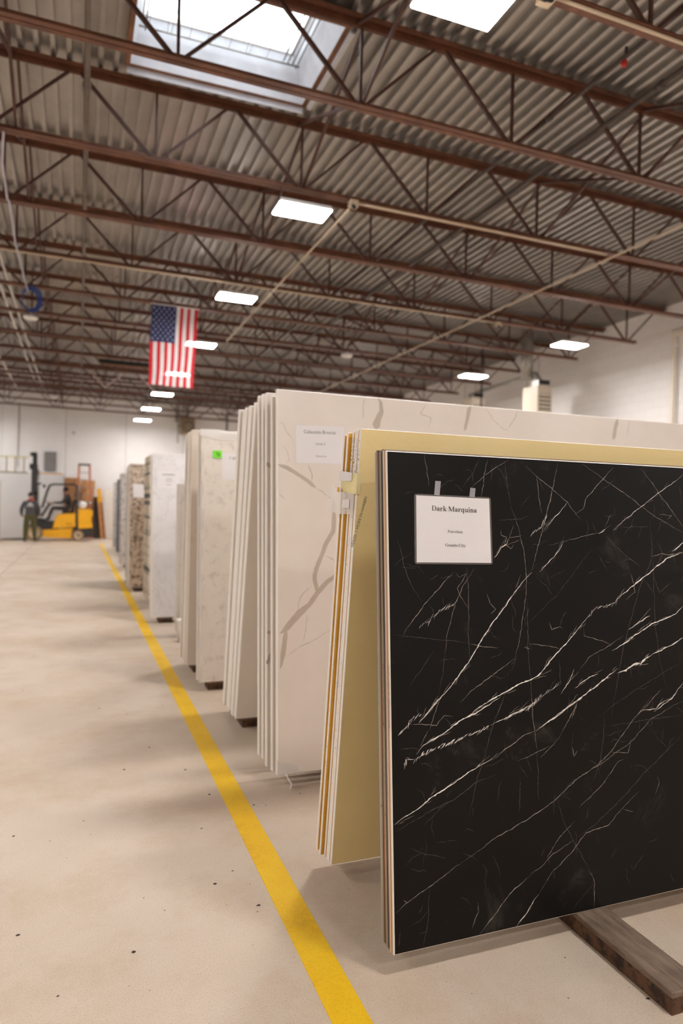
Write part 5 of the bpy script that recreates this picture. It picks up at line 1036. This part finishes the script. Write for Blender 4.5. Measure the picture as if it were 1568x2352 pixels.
# slabs on the rack at the very end
fe = 'slabs on the end rack'
Slab('stone_sheet', 'black slab on the end rack right of the forklift', 0.56, 30.30, 0.28, 1.75, 0.34, 0.04, [M['black'], M['black'], M['black']], zb=0.0, group=fe)
bn = MB(); 
t = empty('crate_side', (0.96, 29.95, 0), 'orange-brown crate frame with a yellow top leaning on the end rack', 'crate', None)
q = lambda x, y: at_y(x, y, 29.95)
top_l, top_r, bot_l, bot_r = q(222, 1123), q(232, 1122), q(231, 1234), q(243, 1233)
TO = plain('rough orange timber', srgb(200, 142, 84), 0.8, 0, 0.3, 8); TB = plain('rough brown timber', srgb(150, 92, 56), 0.8, 0, 0.3, 8)
L2 = lambda p, q_, f: (p.x+(q_.x-p.x)*f-0.96, max(0, p.z+(q_.z-p.z)*f))
for f0, f1, mt_ in ((0.0, 0.52, TO), (0.58, 1.0, TB)):          # two upright boards side by side, painted yellow at the top
    a0, a1 = bot_l.lerp(bot_r, f0), bot_l.lerp(bot_r, f1); c0_, c1_ = top_l.lerp(top_r, f0), top_l.lerp(top_r, f1)
    bd = MB().prism([(a0.x-0.96, 0.0), (a1.x-0.96, 0.0), L2(a1, c1_, 0.72), L2(a0, c0_, 0.72)], 0, 0.10).build('board', mt_, t)
    MB().prism([L2(a0, c0_, 0.72), L2(a1, c1_, 0.72), L2(a1, c1_, 1), L2(a0, c0_, 1)], 0, 0.10).build('yellow_end', FYEL, bd)
for f in (0.2, 0.5, 0.78):
    p, q_ = L2(bot_l, top_l, f), L2(bot_r, top_r, f); MB().beam((p[0], 0.13, p[1]), (q_[0], 0.13, q_[1]), 0.06, 0.07).build('crossbar', M['rust'], t)
Slab('stone_sheet', 'cream slab on the end rack beside the orange crate frame', 0.98, 30.25, 0.22, 2.05, 1.6, 0.03, [M['beige_stone'], M['edge_warm'], M['beige_plain']], zb=0.0, group=fe)
# small things
t = empty('bucket', (1.075, 7.52, 0), 'small white bucket on the floor before the low grey slab', 'bucket')
MB().lathe((0, 0, 0), (0, 0, 1), [(0, 0.055), (0.20, 0.07), (0.21, 0.076), (0.235, 0.076), (0.24, 0.07)], 20).build('tub', M['white'], t)
MB().tube([(0.075*math.cos(q*math.pi/8), 0.03, 0.21-0.10*math.sin(q*math.pi/8)) for q in range(9)], 0.003, 6).build('handle', M['galv'], t)
Slab('stone_sheet', 'slab edge cut off by the left border of the photo', -4.6, 26.9, 0.18, 2.2, 2.01, 0.03, [M['pale_grey'], M['grey_granite'], M['pale_grey']], zb=0.0)
tag(MB().box((-3.6, 27.85, 0), (-2.25, 27.96, 0.0018)).build('painted_line', M['yellow_line']), 'short yellow floor mark at the far left of the aisle', 'floor line')
# grit on the floor
rnd = random.Random(12); m = MB()
for i in range(160):
    x_, y_ = rnd.uniform(-1.2, 2.6), rnd.choice((rnd.uniform(1.2, 3.5), rnd.uniform(1.2, 8))); r_ = rnd.choice((0.002, 0.003, 0.003, 0.005, 0.008)); a_ = rnd.uniform(0, 6.28)
    v = [(x_+r_*rnd.uniform(0.6, 1.5)*math.cos(a_+q*1.257), y_+r_*rnd.uniform(0.5, 1.2)*math.sin(a_+q*1.257), 0.0005) for q in range(5)]+[(x_, y_, r_*0.5)]
    m.add(v, [(q, (q+1) % 5, 5) for q in range(5)])
tag(m.build('floor_grit', plain('dark grit', srgb(70, 58, 48), 0.9)), 'dark grit scattered over the concrete floor', 'grit', None, 'stuff')
